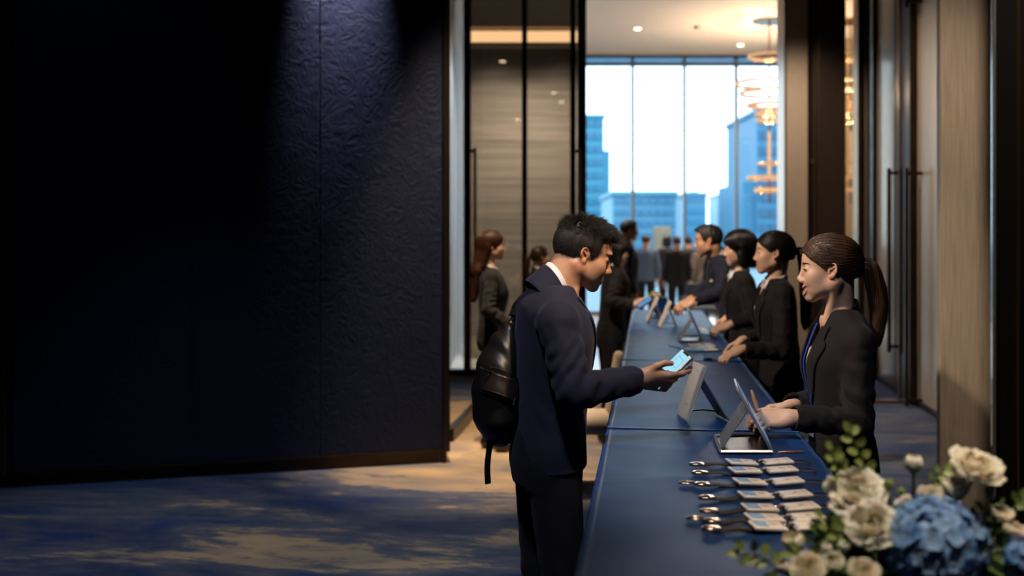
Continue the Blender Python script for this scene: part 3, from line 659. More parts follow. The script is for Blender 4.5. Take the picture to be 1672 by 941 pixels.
# cream chair drawn up on the visitors' side, and lounge chair in the atrium
M_cream_ch = mat('cream upholstery', (.62, .54, .46), .7, bump=.1, bscale=300)
def chair(p, rz, label, m, top=.86, w=.46, arms=False):
    r = empty('upholstered_chair', (p[0], p[1], 0), rz); tag(r, label, 'chair')
    bm = bmesh.new(); add_box(bm, (-.22, -w / 2, .38), (.22, w / 2, .48), .035); from_bm('seat', bm, m, r, 50)
    bm = bmesh.new(); V = add_box(bm, (-.035, -w / 2, .42), (.035, w / 2, top), .03)
    bmesh.ops.transform(bm, matrix=Matrix.Translation((-.2, 0, .42)) @ Matrix.Rotation(-.16, 4, 'Y') @ Matrix.Translation((0, 0, -.42)), verts=bm.verts); from_bm('backrest', bm, m, r, 50)
    for sx in (-1, 1):
        for sy in (-1, 1): bm = bmesh.new(); add_cyl(bm, (sx * .2, sy * (w / 2 - .04), 0), (sx * .17, sy * (w / 2 - .05), .39), .012, .018, 12); from_bm('leg', bm, M_brown, r, 50)
    if arms:
        for sy in (-1, 1): bm = bmesh.new(); add_box(bm, (-.2, sy * w / 2 - .04, .40), (.2, sy * w / 2 + .04, .64), .03); from_bm('armrest', bm, m, r, 50)
chair(((947 - 836) / F * 6.55, 6.55), PI, 'cream padded chair beside the table, half hidden by the man\'s forearm', M_cream_ch, .86)
M_navy_up = mat('navy upholstery', (.01, .025, .06), .6)
chair(((1146 - 836) / F * 17.5, 17.5), -PI * .6, 'dark navy lounge chair out in the atrium beside the staff man', M_navy_up, .86, .60, True)
r = empty('notice_board', ((1081 - 836) / F * 21.3, 21.3, 0)); tag(r, 'plain grey notice board standing by the window', 'board')
M_gb = mat('grey board', (.2, .25, .27), .6)
bm = bmesh.new(); add_box(bm, (-.18, -.02, 1.15), (.18, .02, 1.87), .01); from_bm('board_panel', bm, M_gb, r)
bm = bmesh.new(); add_cyl(bm, (0, .03, .02), (0, .03, 1.6), .02, .02, 12); add_cyl(bm, (0, .03, 0), (0, .03, .03), .2, .2, 24); from_bm('stand', bm, M_frame, r, 40)
# ------------------------------------------------------------------ smooth solids: distance fields turned into one continuous mesh
def smin(a, b, k):
    h = np.clip(.5 + .5 * (b - a) / k, 0, 1); return b + (a - b) * h - k * h * (1 - h)
def smax(a, b, k): return -smin(-a, -b, k)
class Field:
    margin = .06
    def __init__(s): s.p = []
    def add(s, fn, c, r, k=.02, op='u'):
        s.p.append((fn, None if c is None else np.asarray(c, float), r, k, op)); return s
    def rc(s, a, b, ra, rb=None, k=.02, op='u', sq=None):
        """rounded cone; sq=(axis, factor) flattens it along an axis"""
        a, b = np.asarray(a, float), np.asarray(b, float); rb = ra if rb is None else rb; ab = b - a; L2 = max(ab.dot(ab), 1e-9)
        def fn(P, a=a.astype(np.float32), ab=ab.astype(np.float32)):
            q = P - a; t = np.clip(q @ ab / L2, 0, 1); q = q - t[:, None] * ab
            if sq is not None: q = q * np.asarray(sq, np.float32)
            return np.sqrt(np.einsum('ij,ij->i', q, q)) - (ra + (rb - ra) * t)
        return s.add(fn, (a + b) / 2, math.sqrt(L2) / 2 + max(ra, rb) * (1 if sq is None else max(1, 1 / min(sq))), k, op)
    def el(s, c, r, R=None, k=.02, op='u'):
        c, r = np.asarray(c, float), np.asarray(r, float)
        c_ = c; c = c.astype(np.float32); r = r.astype(np.float32)
        if R is not None: R = np.asarray(R, np.float32)
        def fn(P):
            q = P - c
            if R is not None: q = q @ R
            u = q / r; v = u / r; k0 = np.sqrt(np.einsum('ij,ij->i', u, u)); k1 = np.sqrt(np.einsum('ij,ij->i', v, v)) + 1e-9
            return k0 * (k0 - 1) / k1
        return s.add(fn, c, r.max(), k, op)
    def hs(s, p, n, k=.01):
        """cut away the half-space on the side n points to"""
        p, n = np.asarray(p, float), np.asarray(n, float); n = n / np.linalg.norm(n)
        return s.add(lambda P: -((P - p) @ n), None, 0, k, 's')
    def loft(s, zs, rx, ry, cx, k=.02, op='u', cy=None, round_=.012):
        zz = np.linspace(zs[0], zs[-1], 240); ker = np.exp(-.5 * (np.arange(-18, 19) / 8.0) ** 2); ker /= ker.sum()
        def sm(v): u = np.interp(zz, zs, v); return np.convolve(np.pad(u, 18, 'reflect', reflect_type='odd'), ker, 'valid')
        RX, RY, CX = sm(rx), sm(ry), sm(cx); CY = sm(cy) if cy is not None else CX * 0
        def fn(P):
            z = np.clip(P[:, 2], zs[0], zs[-1]); a = np.interp(z, zz, RX); b = np.interp(z, zz, RY)
            x = P[:, 0] - np.interp(z, zz, CX); y = P[:, 1] - np.interp(z, zz, CY)
            k0 = np.sqrt((x / a) ** 2 + (y / b) ** 2); k1 = np.sqrt((x / a ** 2) ** 2 + (y / b ** 2) ** 2) + 1e-6
            d = np.where(k0 < .3, -np.minimum(a, b) * .7, k0 * (k0 - 1) / k1)
            return smax(d, np.maximum(zs[0] - P[:, 2], P[:, 2] - zs[-1]), round_)
        m = np.array([np.mean(cx), 0, (zs[0] + zs[-1]) / 2]); return s.add(fn, m, math.hypot((zs[-1] - zs[0]) / 2, max(ry)) + .1, k, op)
    def sub(s, F, R=np.eye(3), t=(0, 0, 0), sc=1.0, k=.02, op='u', c=None, r=None):
        """another field placed in its own frame"""
        t = np.asarray(t, float); R = np.asarray(R, float)
        class G: pass
        g = G(); tf = t.astype(np.float32); Rf = (R / sc).astype(np.float32); g.ev = lambda P, C=None, Rr=None: F.ev((P - tf) @ Rf, None if C is None else (C - t) @ R / sc, None if Rr is None else Rr / sc) * sc
        return s.add(g, c, r if r is not None else 0, k, op)
    def warp(s, fn): return s.add(fn, None, 0, 0, 'w')
    def ev(s, P, C=None, R=None):
        P = np.asarray(P, np.float32); d = np.full(len(P), .6, np.float32)
        for fn, c, r, k, op in s.p:
            if C is not None and c is not None and np.linalg.norm(C - c) - R - r > k + Field.margin: continue
            if op == 'w': d = d + fn(P); continue
            v = fn(P) if callable(fn) else fn.ev(P, C, R)
            if op == 'u': d = smin(d, v, k) if k > 0 else np.minimum(d, v)
            else: d = smax(d, -v, k)
        return d
    def grad(s, P, e=.0008):
        g = np.stack([s.ev(P + np.eye(3)[i] * e) - s.ev(P - np.eye(3)[i] * e) for i in range(3)], 1) / (2 * e)
        return g
    def mesh(s, h, lo, hi, snap=True):
        B = 8; lo = np.asarray(lo, float); hi = np.asarray(hi, float); nb = np.maximum(1, np.ceil((hi - lo) / (B * h)).astype(int))
        I = np.stack(np.meshgrid(*[np.arange(n) for n in nb], indexing='ij'), -1).reshape(-1, 3)
        cen = lo + (I + .5) * B * h; keep = np.zeros(len(cen), bool); sup = (I // 6) @ np.array([1000000, 1000, 1])
        order = np.argsort(sup, kind='stable'); I = I[order]; cen = cen[order]; sup = sup[order]
        cuts = np.flatnonzero(np.diff(sup)) + 1
        for seg in np.split(np.arange(len(cen)), cuts):
            p = cen[seg]; C = (p.min(0) + p.max(0)) / 2; Rr = np.linalg.norm(p.max(0) - p.min(0)) / 2
            keep[seg] = np.abs(s.ev(p, C, Rr + B * h)) < B * h * 1.35
        I = I[keep]; Field.margin = .014
        if len(I) == 0: Field.margin = .06; return np.zeros((0, 3)), np.zeros((0, 4), int)
        key = (I // 3) @ np.array([1000000, 1000, 1]); I = I[np.argsort(key, kind='stable')]
        N = nb * B + 2; off = np.stack(np.meshgrid(*[np.arange(B + 1)] * 3, indexing='ij'), -1).reshape(-1, 3); m = B + 1
        vid, vpos, edges = [], [], []
        corner = np.array([(i, j, k) for i in (0, 1) for j in (0, 1) for k in (0, 1)])
        epairs = [(a, b) for a in range(8) for b in range(a + 1, 8) if np.abs(corner[a] - corner[b]).sum() == 1]
        lin = lambda ijk: (ijk[..., 0].astype(np.int64) * N[1] + ijk[..., 1]) * N[2] + ijk[..., 2]
        for c0 in range(0, len(I), 40):
            Ib = I[c0:c0 + 40]; G = Ib[:, None] * B + off[None]; P = lo + G.reshape(-1, 3) * h
            C = (P.min(0) + P.max(0)) / 2; Rr = np.linalg.norm(P.max(0) - P.min(0)) / 2
            D = s.ev(P, C, Rr).reshape(len(Ib), m, m, m); S = D < 0
            cs = [S[:, i:i + B, j:j + B, k:k + B] for i, j, k in corner]; cnt = sum(c.astype(np.int8) for c in cs)
            act = (cnt > 0) & (cnt < 8); b, i, j, k = np.nonzero(act)
            if len(b):
                v = np.stack([D[b, i + a, j + e, k + f] for a, e, f in corner], 1); acc = np.zeros((len(b), 3)); w = np.zeros(len(b))
                for a, e in epairs:
                    cr = (v[:, a] < 0) != (v[:, e] < 0); t = np.where(cr, v[:, a] / np.where(cr, v[:, a] - v[:, e], 1), 0)
                    acc += np.where(cr[:, None], corner[a] + t[:, None] * (corner[e] - corner[a]), 0); w += cr
                base = Ib[b] * B + np.stack([i, j, k], 1); vid.append(lin(base)); vpos.append(lo + (base + acc / w[:, None]) * h)
            for ax in range(3):
                A = S[:, :B, :B, :B]; sl = [slice(0, B)] * 3; sl[ax] = slice(1, B + 1); A2 = S[(slice(None), *sl)]
                b, i, j, k = np.nonzero(A != A2)
                if len(b): edges.append((ax, Ib[b] * B + np.stack([i, j, k], 1), A[b, i, j, k]))
        vid = np.concatenate(vid); vpos = np.concatenate(vpos); o = np.argsort(vid); vid = vid[o]; vpos = vpos[o]
        Q = []
        for ax, e, inside in edges:
            u = np.zeros(3, int); v = np.zeros(3, int); u[(ax + 1) % 3] = 1; v[(ax + 2) % 3] = 1
            ids = np.stack([lin(e - u - v), lin(e - v), lin(e), lin(e - u)], 1); ids = np.where(inside[:, None], ids, ids[:, ::-1])
            f = np.searchsorted(vid, ids); f = np.clip(f, 0, len(vid) - 1); ok = (vid[f] == ids).all(1); Q.append(f[ok])
        Q = np.concatenate(Q)
        if snap:
            key = np.floor((vpos - lo) / (h * 24)).astype(int) @ np.array([1000000, 1000, 1]); o = np.argsort(key, kind='stable'); ks = key[o]
            E = np.eye(3) * .0008
            for seg in np.split(o, np.flatnonzero(np.diff(ks)) + 1):
                p = vpos[seg]; C = (p.min(0) + p.max(0)) / 2; Rr = np.linalg.norm(p.max(0) - p.min(0)) / 2 + .002; n = len(p)
                d = s.ev(np.concatenate([p, p + E[0], p + E[1], p + E[2]]), C, Rr).reshape(4, n); g = (d[1:] - d[0]).T / .0008
                st = d[0][:, None] * g / np.maximum((g * g).sum(1), .2)[:, None]; l = np.linalg.norm(st, axis=1, keepdims=True); vpos[seg] = p - st * np.minimum(1, .6 * h / (l + 1e-9))
        Field.margin = .06
        return vpos, Q
def strand_arrays(paths, r, seg=3):
    """paths (N,S,3) to thin tapered tubes"""
    N, S, _ = paths.shape; t = np.gradient(paths, axis=1); t /= np.linalg.norm(t, axis=2, keepdims=True) + 1e-9
    up = np.array([.31, .87, .38]); n = np.cross(t, up); n /= np.linalg.norm(n, axis=2, keepdims=True) + 1e-9; b = np.cross(t, n)
    a = np.arange(seg) / seg * 2 * PI; rr = r * np.clip(np.minimum(1, 1.15 - np.linspace(0, 1, S)), .12, 1)
    V = paths[:, :, None] + (n[:, :, None] * np.cos(a)[:, None] + b[:, :, None] * np.sin(a)[:, None]) * rr[None, :, None, None]
    base = (np.arange(N) * S * seg)[:, None, None]; i = np.arange(S - 1)[None, :, None] * seg; j = np.arange(seg)[None, None]; j2 = (j + 1) % seg
    Q = np.stack([base + i + j, base + i + j2, base + i + seg + j2, base + i + seg + j], -1).reshape(-1, 4)
    return V.reshape(-1, 3), Q
# ------------------------------------------------------------------ people
def skin_mat(name, col, lip, stubble=(.12, .08, .07)):
    m = mat(name, col, .46, sss=.12, spec=.42); nt = m.node_tree; L = nt.links.new; b = nt.nodes['Principled BSDF']
    tc = nd(nt, 'ShaderNodeTexCoord'); n = nd(nt, 'ShaderNodeTexNoise', Scale=28.0, Detail=4.0); L(tc.outputs['Object'], n.inputs['Vector'])
    def mix(fac, a, c):
        x = nd(nt, 'ShaderNodeMix', data_type='RGBA'); L(fac, x.inputs[0])
        if isinstance(a, tuple): x.inputs[6].default_value = (*a, 1)
        else: L(a, x.inputs[6])
        x.inputs[7].default_value = (*c, 1); return x.outputs[2]
    def att(k): a = nd(nt, 'ShaderNodeAttribute'); a.attribute_name = k; return a.outputs['Fac']
    o = mix(n.outputs[0], tuple(c * .93 for c in col), (col[0] * 1.06, col[1] * 1.0, col[2] * .98))
    o = mix(att('blush'), o, (col[0] * .98, col[1] * .68, col[2] * .62)); o = mix(att('lip'), o, lip); o = mix(att('stubble'), o, stubble); L(o, b.inputs['Base Color'])
    p = nd(nt, 'ShaderNodeTexNoise', Scale=520.0, Detail=2.0); L(tc.outputs['Object'], p.inputs['Vector'])
    bp = nd(nt, 'ShaderNodeBump', Strength=.12, Distance=.0008); L(p.outputs[0], bp.inputs['Height']); L(bp.outputs[0], b.inputs['Normal']); return m
M_skin_m = skin_mat('tanned skin', (.47, .265, .165), (.38, .15, .115)); M_skin_f = skin_mat('fair skin', (.62, .40, .285), (.52, .07, .07))
M_hair_m = mat('black hair', (.012, .0085, .007), .55, spec=.35); M_hair_f = mat('dark brown hair', (.062, .031, .017), .36, spec=.55)
M_hair_a = mat('auburn hair', (.042, .017, .008), .4, spec=.5); M_hair_k = mat('jet black hair', (.007, .006, .006), .38, spec=.5)
def suit(name, c, s=.07): return mat(name, c, .82, sheen=s, sheen_tint=(.6, .6, .8), spec=.25, bump=.25, bscale=700, bdist=.0008)
M_suit_navy = suit('navy suit cloth', (.010, .0115, .027)); M_suit_blk = suit('black suit cloth', (.0065, .0055, .007)); M_suit_char = suit('charcoal suit cloth', (.0075, .006, .0068))
M_suit_gb = suit('slate blue suit cloth', (.06, .095, .16)); M_suit_mid = suit('midnight suit cloth', (.007, .009, .022)); M_suit_br = suit('grey brown cloth', (.12, .10, .09))
M_trou = suit('black trouser cloth', (.005, .005, .007), .05)
M_shirt_w = mat('white shirt cotton', (.62, .63, .68), .7); M_shirt_p = mat('pink blouse', (.62, .40, .34), .6); M_tie = mat('dark tie', (.03, .03, .05), .5)
M_shoe = mat('black shoe leather', (.008, .007, .007), .3); M_blue_r = mat('blue ribbon', (.01, .04, .28), .5)
M_eye = mat('eye white', (.62, .58, .54), .15); M_iris = mat('dark iris', (.01, .007, .005), .1); M_teeth = mat('teeth', (.75, .72, .66), .25)
M_btn = mat('dark button', (.02, .02, .025), .3); M_pin = mat('cream enamel pin', (.7, .58, .42), .3)

def mouth_line(smile):
    t = np.linspace(0, 1, 7); return (.0215 + .0140 * smile) * t, -.0670 - .002 * smile + .0165 * smile * t ** 1.8 + .0008 * t
def head_field(sex='m', smile=0.0, lids=.35):
    H = Field(); f = sex == 'f'
    H.el((-.009, 0, .030), (.088, .0735, .084), k=.02); H.el((.034, 0, .034), (.0505, .058, .058), k=.03)
    H.el((.030, 0, -.030), (.054, .054, .068), k=.03)
    jw = .050 if f else .054
    for s in (-1, 1):
        H.rc((.0, s * jw, -.052), (.062, s * .014, -.094 if f else -.096), .017, .013, k=.03); H.el((.056, s * .041, -.022 + .004 * smile), (.022, .020, .020), k=.022)
        H.el((.046, s * (.034 if f else .037), -.046), (.026, .021, .034), k=.03)
        if smile: H.el((.066, s * .034, -.036), (.016, .014, .015), k=.015)
    H.el((.070, 0, -.097 if not f else -.094), (.0155, .018, .0135), k=.016); H.el((.074, 0, -.063), (.0165, .026, .021), k=.02)
    if not f: H.rc((.083, -.038, .031), (.083, .038, .031), .0065, k=.016)
    for s in (-1, 1): H.el((.092, s * .032, .008), (.0145, .0185, .0115), k=.012, op='s')
    H.rc((.0815, 0, .016), (.0975 if f else .1005, 0, -.024), .0062, .0085 if f else .0095, k=.012); H.el((.1000 if f else .1035, 0, -.028 if f else -.0295), (.0095, .0098, .0088) if f else (.0105, .0105, .0095), k=.008)
    for s in (-1, 1):
        H.el((.0935, s * .0125, -.0345), (.0098, .0068, .0075), k=.007); H.el((.0985, s * .0065, -.0415), (.0045, .0035, .004), k=.003, op='s')
        H.el((.0725, s * .032, .0065), (.0128, .0165, .0128), k=.005)         # lids over the eyeball
        H.el((.0865, s * .0325, .0045 - .001), (.0085, .0125, .0048 * lids + .0006), k=.0018, op='s')
    H.el((.0955, 0, -.0535), (.004, .003, .006), k=.006, op='s')
    yy, zz = mouth_line(smile); ys_ = np.concatenate([-yy[:0:-1], yy]); zs_ = np.concatenate([zz[:0:-1], zz]); P = np.stack([np.full_like(ys_, .14), ys_, zs_], 1)
    for _ in range(20): P[:, 0] -= np.clip(H.ev(P), -.02, .04) * .9
    n = len(P); w = 1 - (np.abs(np.arange(n) - (n - 1) / 2) / ((n - 1) / 2)) ** 3; op = .0058 * max(0, smile - .3) / .7
    for i in range(n - 1):
        a_, b_ = P[i], P[i + 1]; wa, wb = w[i], w[i + 1]
        H.rc(a_ + (-.0036, 0, .0045 * wa + op * wa), b_ + (-.0036, 0, .0045 * wb + op * wb), .0012 + .0038 * wa, .0012 + .0038 * wb, k=.004)
        H.rc(a_ + (-.0040, 0, -.0058 * wa - op * wa * 1.3), b_ + (-.0040, 0, -.0058 * wb - op * wb * 1.3), .0012 + .0048 * wa, .0012 + .0048 * wb, k=.004)
    for i in range(n - 1):
        a_, b_ = P[i], P[i + 1]; H.rc(a_ + (.003, 0, 0), b_ + (.003, 0, 0), .0016 + op * w[i] * 1.1, .0016 + op * w[i + 1] * 1.1, k=.002, op='s')
        if op > .001: H.rc(a_ + (-.006, 0, 0), b_ + (-.006, 0, 0), .0010 + op * w[i], .0010 + op * w[i + 1], k=.002, op='s')
    H.lips = P
    for s in (-1, 1):                        # ears
        R = np.array(Matrix.Rotation(s * -.42, 3, 'Z') @ Matrix.Rotation(-.22, 3, 'Y'))
        E = Field(); E.el((0, 0, 0), (.017, .0055, .030), k=0); E.el((0, s * .0065, -.001), (.0115, .0055, .021), k=.003, op='s'); E.el((.006, s * .004, -.004), (.006, .006, .009), k=.003, op='s')
        a = np.linspace(-.35 * PI, 1.12 * PI, 15)
        for i in range(14): E.rc((math.cos(a[i]) * .0165 * (1 if a[i] < PI else 1), s * .004, math.sin(a[i]) * .0265 + .003), (math.cos(a[i + 1]) * .0165, s * .004, math.sin(a[i + 1]) * .0265 + .003), .0036, .0036, k=.003) if i > 1 else None
        E.el((.004, s * .003, -.026), (.0085, .0045, .009), k=.006); E.rc((.014, s * .004, .004), (.012, s * .004, -.012), .0042, .0042, k=.004)
        E.rc((-.004, s * .004, .016), (.007, s * .003, .002), .003, .003, k=.003)
        H.sub(E, R, (-.008, s * .0735, -.003), .84, k=.006, c=(-.010, s * .074, -.004), r=.04)
    return H
def head_attrs(p, sex, smile):
    x, y, z = p.T; yy, zz = mouth_line(smile); wl = yy[-1]; zc = np.interp(np.abs(y), yy, zz); tt = np.clip(1 - (np.abs(y) / (wl + .002)) ** 2, 0, 1)
    lipc = np.exp(-(((z - zc + .0012) / (.0022 + (.0085 + .005 * max(0, smile - .3)) * tt)) ** 4)) * (np.abs(y) < wl + .002) * (x > .055)
    bl = np.exp(-(((np.abs(y) - .045) / .02) ** 2 + ((z + .026) / .02) ** 2)) * (x > .03) * .3 + np.exp(-((np.hypot(np.abs(y) - .078, 0)) / .012) ** 2) * (np.abs(x + .01) < .03) * .6 + np.exp(-(((x - .108) / .012) ** 2 + ((z + .03) / .014) ** 2)) * .35
    st = np.zeros_like(x)
    if sex == 'm': st = .22 * np.clip((-.045 - z) / .03, 0, 1) * np.clip((x - .0) / .04, 0, 1) * (z > -.13) * (1 - lipc)
    return lipc * (.85 if sex == 'f' else .5), np.clip(bl, 0, 1), st

def hand_field(curl=(.35, .45, .5, .55), bend=1.0, thumb=None, spread=.06):
    """right-handed frame: x towards the fingers, y towards the thumb, z back of the hand"""
    Hd = Field(); ys = (.028, .0095, -.0095, -.0275); xs = (.090, .094, .089, .081); Ls = ((.043, .026, .021), (.048, .030, .022), (.044, .028, .022), (.034, .021, .019)); rr = (.0092, .0094, .0090, .0080)
    Hd.el((.046, .0, -.004), (.050, .039, .0145), k=.01)
    for y, x, r in zip(ys, xs, rr): Hd.rc((.006, y * .62, 0), (x, y, .001), .0135, r + .0022, k=.012)
    Hd.rc((.016, .014, -.008), (.052, .034, -.014), .0155, .012, k=.014); Hd.rc((.02, -.018, -.008), (.06, -.024, -.010), .013, .011, k=.014)
    for q in range(4):
        Fg = Field(); p = np.array([xs[q], ys[q], .001]); a = curl[q]; sp = spread * (1.5 - q) / 1.5; r = rr[q]
        for j, L in enumerate(Ls[q]):
            d = np.array([math.cos(a), sp * math.cos(a), -math.sin(a)]); e = p + d * L; Fg.rc(p, e, r * (1 - .07 * j), r * (1 - .07 * (j + 1)), k=.004 if j else 0); 
            Fg.el(p, (r * 1.06,) * 3, k=.004); p = e; a += (curl[q] * .9 + .12) * bend
        Hd.sub(Fg, k=.0045, c=(xs[q] + .03, ys[q], -.02), r=.085)
    T = thumb or [(.02, .026, -.008), (.050, .046, -.016), (.078, .054, -.020), (.102, .056, -.023)]
    for i in range(3): Hd.rc(T[i], T[i + 1], (.0145, .0112, .0102)[i], (.0112, .0102, .0078)[i], k=.008 if i == 0 else .004)
    Hd.rc((-.016, 0, 0), (.012, 0, -.001), .024, .0245, k=.02, sq=(1, .92, 1.25))
    return Hd

HAIRCUT = {}
def hair_field(style):
    G = Field(); vol = {'short': .008, 'pony': .009, 'bob': .016, 'long': .013}[style]
    G.el((-.016, 0, .032), (.094 + vol, .0735 + vol, .084 + vol), k=.01)
    def cut(zx, xb, xz, zb):
        """hairline in profile: no hair in front of x = xb(z), nor below z = zb(x)"""
        fn = lambda P: np.minimum((np.interp(P[:, 2], zx, xb) - P[:, 0]) * .75, (P[:, 2] - np.interp(P[:, 0], xz, zb)) * .75); G.add(fn, None, 0, .006, 's')
    if style == 'short':
        G.el((.012, 0, .062), (.078, .062, .062), k=.02); G.el((.055, 0, .082), (.038, .050, .026), k=.02)
        cut((-.03, -.006, .012, .045, .068, .078, .088), (.030, .034, .046, .062, .056, .058, .125), (-.09, -.046, -.026, -.014, .012, .016, .06), (-.044, -.040, .0, .022, .022, -.006, -.006))
    elif style == 'pony':
        G.el((.006, 0, .052), (.080, .070, .066), k=.02); G.el((-.080, 0, .0), (.03, .04, .04), k=.03)
        cut((-.02, .0, .011, .027, .040, .070, .080), (.014, .020, .030, .047, .066, .084, .125), (-.09, -.057, -.04, -.022, -.012, .008, .014, .05), (-.034, -.048, -.034, .0, .018, .020, .006, .004))
    elif style == 'bob':
        G.el((.005, 0, .052), (.088, .080, .070), k=.02)
        for s in (-1, 1): G.rc((-.012, s * .060, .01), (-.005, s * .064, -.095), .036, .028, k=.02)
        G.rc((-.06, 0, 0), (-.058, 0, -.10), .062, .050, k=.03); G.el((.125, 0, -.045), (.080, .11, .095), k=.010, op='s'); G.hs((0, 0, -.118), (.25, 0, -1), .012)
        for s in (-1, 1): G.el((.022, s * .092, -.012), (.022, .022, .030), k=.008, op='s')
        G.el((.03, 0, -.085), (.085, .050, .06), k=.008, op='s')
    elif style == 'long':
        G.el((.005, 0, .050), (.086, .078, .070), k=.02)
        G.rc((-.06, 0, .0), (-.11, 0, -.20), .062, .060, k=.03); G.rc((-.11, 0, -.20), (-.145, 0, -.42), .058, .032, k=.03, sq=(1.25, .8, 1))
        for s in (-1, 1): G.rc((-.03, s * .058, .0), (-.075, s * .05, -.16), .030, .024, k=.02)
        G.el((.120, 0, -.035), (.078, .12, .098), k=.010, op='s'); G.el((.04, 0, -.10), (.085, .055, .075), k=.008, op='s')
        for s in (-1, 1): G.el((.0, s * .092, -.006), (.020, .02, .030), k=.006, op='s')
    return G
def rotm(pitch, yaw, roll=0):
    return np.array(Matrix.Rotation(math.radians(yaw), 3, 'Z') @ Matrix.Rotation(math.radians(-pitch), 3, 'Y') @ Matrix.Rotation(math.radians(roll), 3, 'X'))

def person(label, pos, yaw, S, sex='m', head_at=None, head=(0, 0), hs=1.0, lean=0.0, arms=None, hair='short', hairm=None, jacket=M_suit_blk, trou=M_trou, skin=None,
           smile=0.0, lids=.5, shirt=M_shirt_w, h=.004, detail=2, tie=None, ribbon=False, pony=None, hem=.85, group=None, heels=False, step=(0, 0), vneck=True, fringe=None, pin=False, bust=1.0, nape=None, sho=(0, 0), deep=0.0):
    f = sex == 'f'; skin = skin or (M_skin_f if f else M_skin_m); ya = math.radians(yaw); RW = np.array(Matrix.Rotation(ya, 3, 'Z')); pos = np.array([pos[0], pos[1], 0.0])
    loc = lambda w: (np.asarray(w, float) - pos) @ RW / S
    cxo = lambda z: lean * np.clip((np.asarray(z) - .92) / .5, 0, 2) ** 1.2
    hc = loc(head_at) if head_at is not None else np.array([.025 + cxo(1.6), 0, 1.605]); HR = rotm(*head)
    h2w = lambda p: np.asarray(p) * hs @ HR.T + hc
    nb = np.array([-.012 + float(cxo(1.44)), 0, 1.447]) if nape is None else np.array([nape[0], 0, nape[1]]); nt_ = h2w((-.030, 0, -.055))
    shw = .162 if f else .185
    sh = {s: np.array([-.008 + float(cxo(1.39)) + sho[0], k * shw, 1.392 + sho[1]]) for s, k in (('L', 1), ('R', -1))}
    A = {}
    for s, k in (('L', 1), ('R', -1)):
        a = (arms or {}).get(s)
        if a is None: A[s] = dict(e=np.array([-.03 + cxo(1.1), k * (shw + .045), 1.115]), w=np.array([.045 + cxo(.9), k * (shw + .05), .885]), X=(.12, 0, -1), Z=(.1, k * 1.0, .05), curl=(.35, .4, .45, .5), thumb=None, sp=.03)
        else:
            A[s] = dict(e=loc(a['e']), w=loc(a['w']), X=np.asarray(a['X'], float) @ RW, Z=np.asarray(a['Z'], float) @ RW, curl=a.get('curl', (.35, .4, .45, .5)), thumb=a.get('thumb'), sp=a.get('sp', .05), bend=a.get('bend', 1.0))
    feet = {s: np.array([.01 + st, k * (.085 if f else .10), 0]) for (s, k), st in zip((('L', 1), ('R', -1)), step)}
    # --- body: head, neck, trunk, arms, hands and legs as one surface
    B = Field(); HF = head_field(sex, smile, lids); B.sub(HF, HR, hc, hs, k=0, c=hc, r=.15 * hs)
    nr = .047 if f else .057
    B.rc(nb - (0, 0, .03), nt_, nr * 1.08, nr, k=.022); B.rc(h2w((-.042, 0, -.03)), nb + (-.004, 0, -.02), nr * .84, nr * .84, k=.02)
    if detail > 1:
        for k in (-1, 1): B.rc(h2w((-.02, k * .055, -.045)), nb + (.055, k * .018, -.03), .012, .010, k=.03)
    for k in (-1, 1): B.rc(nb + (-.005, k * .03, -.02), sh['L' if k > 0 else 'R'] + (0, -k * .015, -.025), .034, .030, k=.03)
    zt = [.84, .95, 1.05, 1.15, 1.25, 1.35, 1.42]
    wv = [.150, .150, .118, .122, .140, .130, .08] if f else [.155, .150, .138, .142, .165, .160, .10]
    B.loft(zt, [.098, .096, .084, .088, .098, .088, .06], wv, [float(cxo(z)) - .004 for z in zt], k=.03)
    for s in 'LR':
        a = A[s]; B.rc(sh[s] + (0, -.012 if s == 'L' else .012, -.025), a['e'], .036, .034, k=.02); B.rc(a['e'], a['w'], .036, .025, k=.012)
        hf = hand_field(a['curl'], a.get('bend', 1.0), a['thumb'], a['sp']); X = np.asarray(a['X'], float); Zv = np.asarray(a['Z'], float); R = quat_frame(X, Zv)
        if s == 'L': R = R * np.array([1, -1, 1])   # mirrored: thumb on the other side
        a['R'] = R; B.sub(hf, R, a['w'], .98 if not f else .93, k=.012, c=a['w'] + R[:, 0] * .09, r=.15)
    for s, k in (('L', 1), ('R', -1)):
        ft = feet[s]; hip = np.array([.0, k * .085, .90]); kn = hip * .47 + ft * .53 + (.018, 0, .03); B.rc(hip, kn, .062, .044, k=.02); B.rc(kn, ft + (-.035, 0, .09), .043, .030, k=.01); B.rc(ft + (-.035, 0, .07), ft + (.10, 0, .035), .026, .022, k=.015)
    ex = np.concatenate([[a['w'] + a['R'][:, 0] * .22 for a in A.values()], [a['e'] for a in A.values()], [h2w((.14, 0, 0)), h2w((-.14, 0, 0)), h2w((0, 0, .15))], [ft + (.16, 0, 0) for ft in feet.values()], [ft - (.1, 0, 0) for ft in feet.values()]])
    lo = np.minimum(ex.min(0) - .08, (-.2, -.28, -.02)); hi = np.maximum(ex.max(0) + .08, (.2, .28, 1.5))
    V, Q = B.mesh(h, lo, hi); hp = (V - hc) @ HR / hs; inh = (np.linalg.norm(hp, axis=1) < .16); lip, bl, st = head_attrs(hp, sex, smile)
    root = from_np('person', V * S, Q, skin, None, attrs={'lip': lip * inh, 'blush': bl * inh, 'stubble': st * inh}); root.location = pos; root.rotation_euler = (0, 0, ya); tag(root, label, 'person', group)
    def part(name, F_, m, hh, lo_=None, hi_=None, parent=None, snap=True):
        V, Q = F_.mesh(hh, lo if lo_ is None else lo_, hi if hi_ is None else hi_, snap); return from_np(name, V * S, Q, m, parent or root)
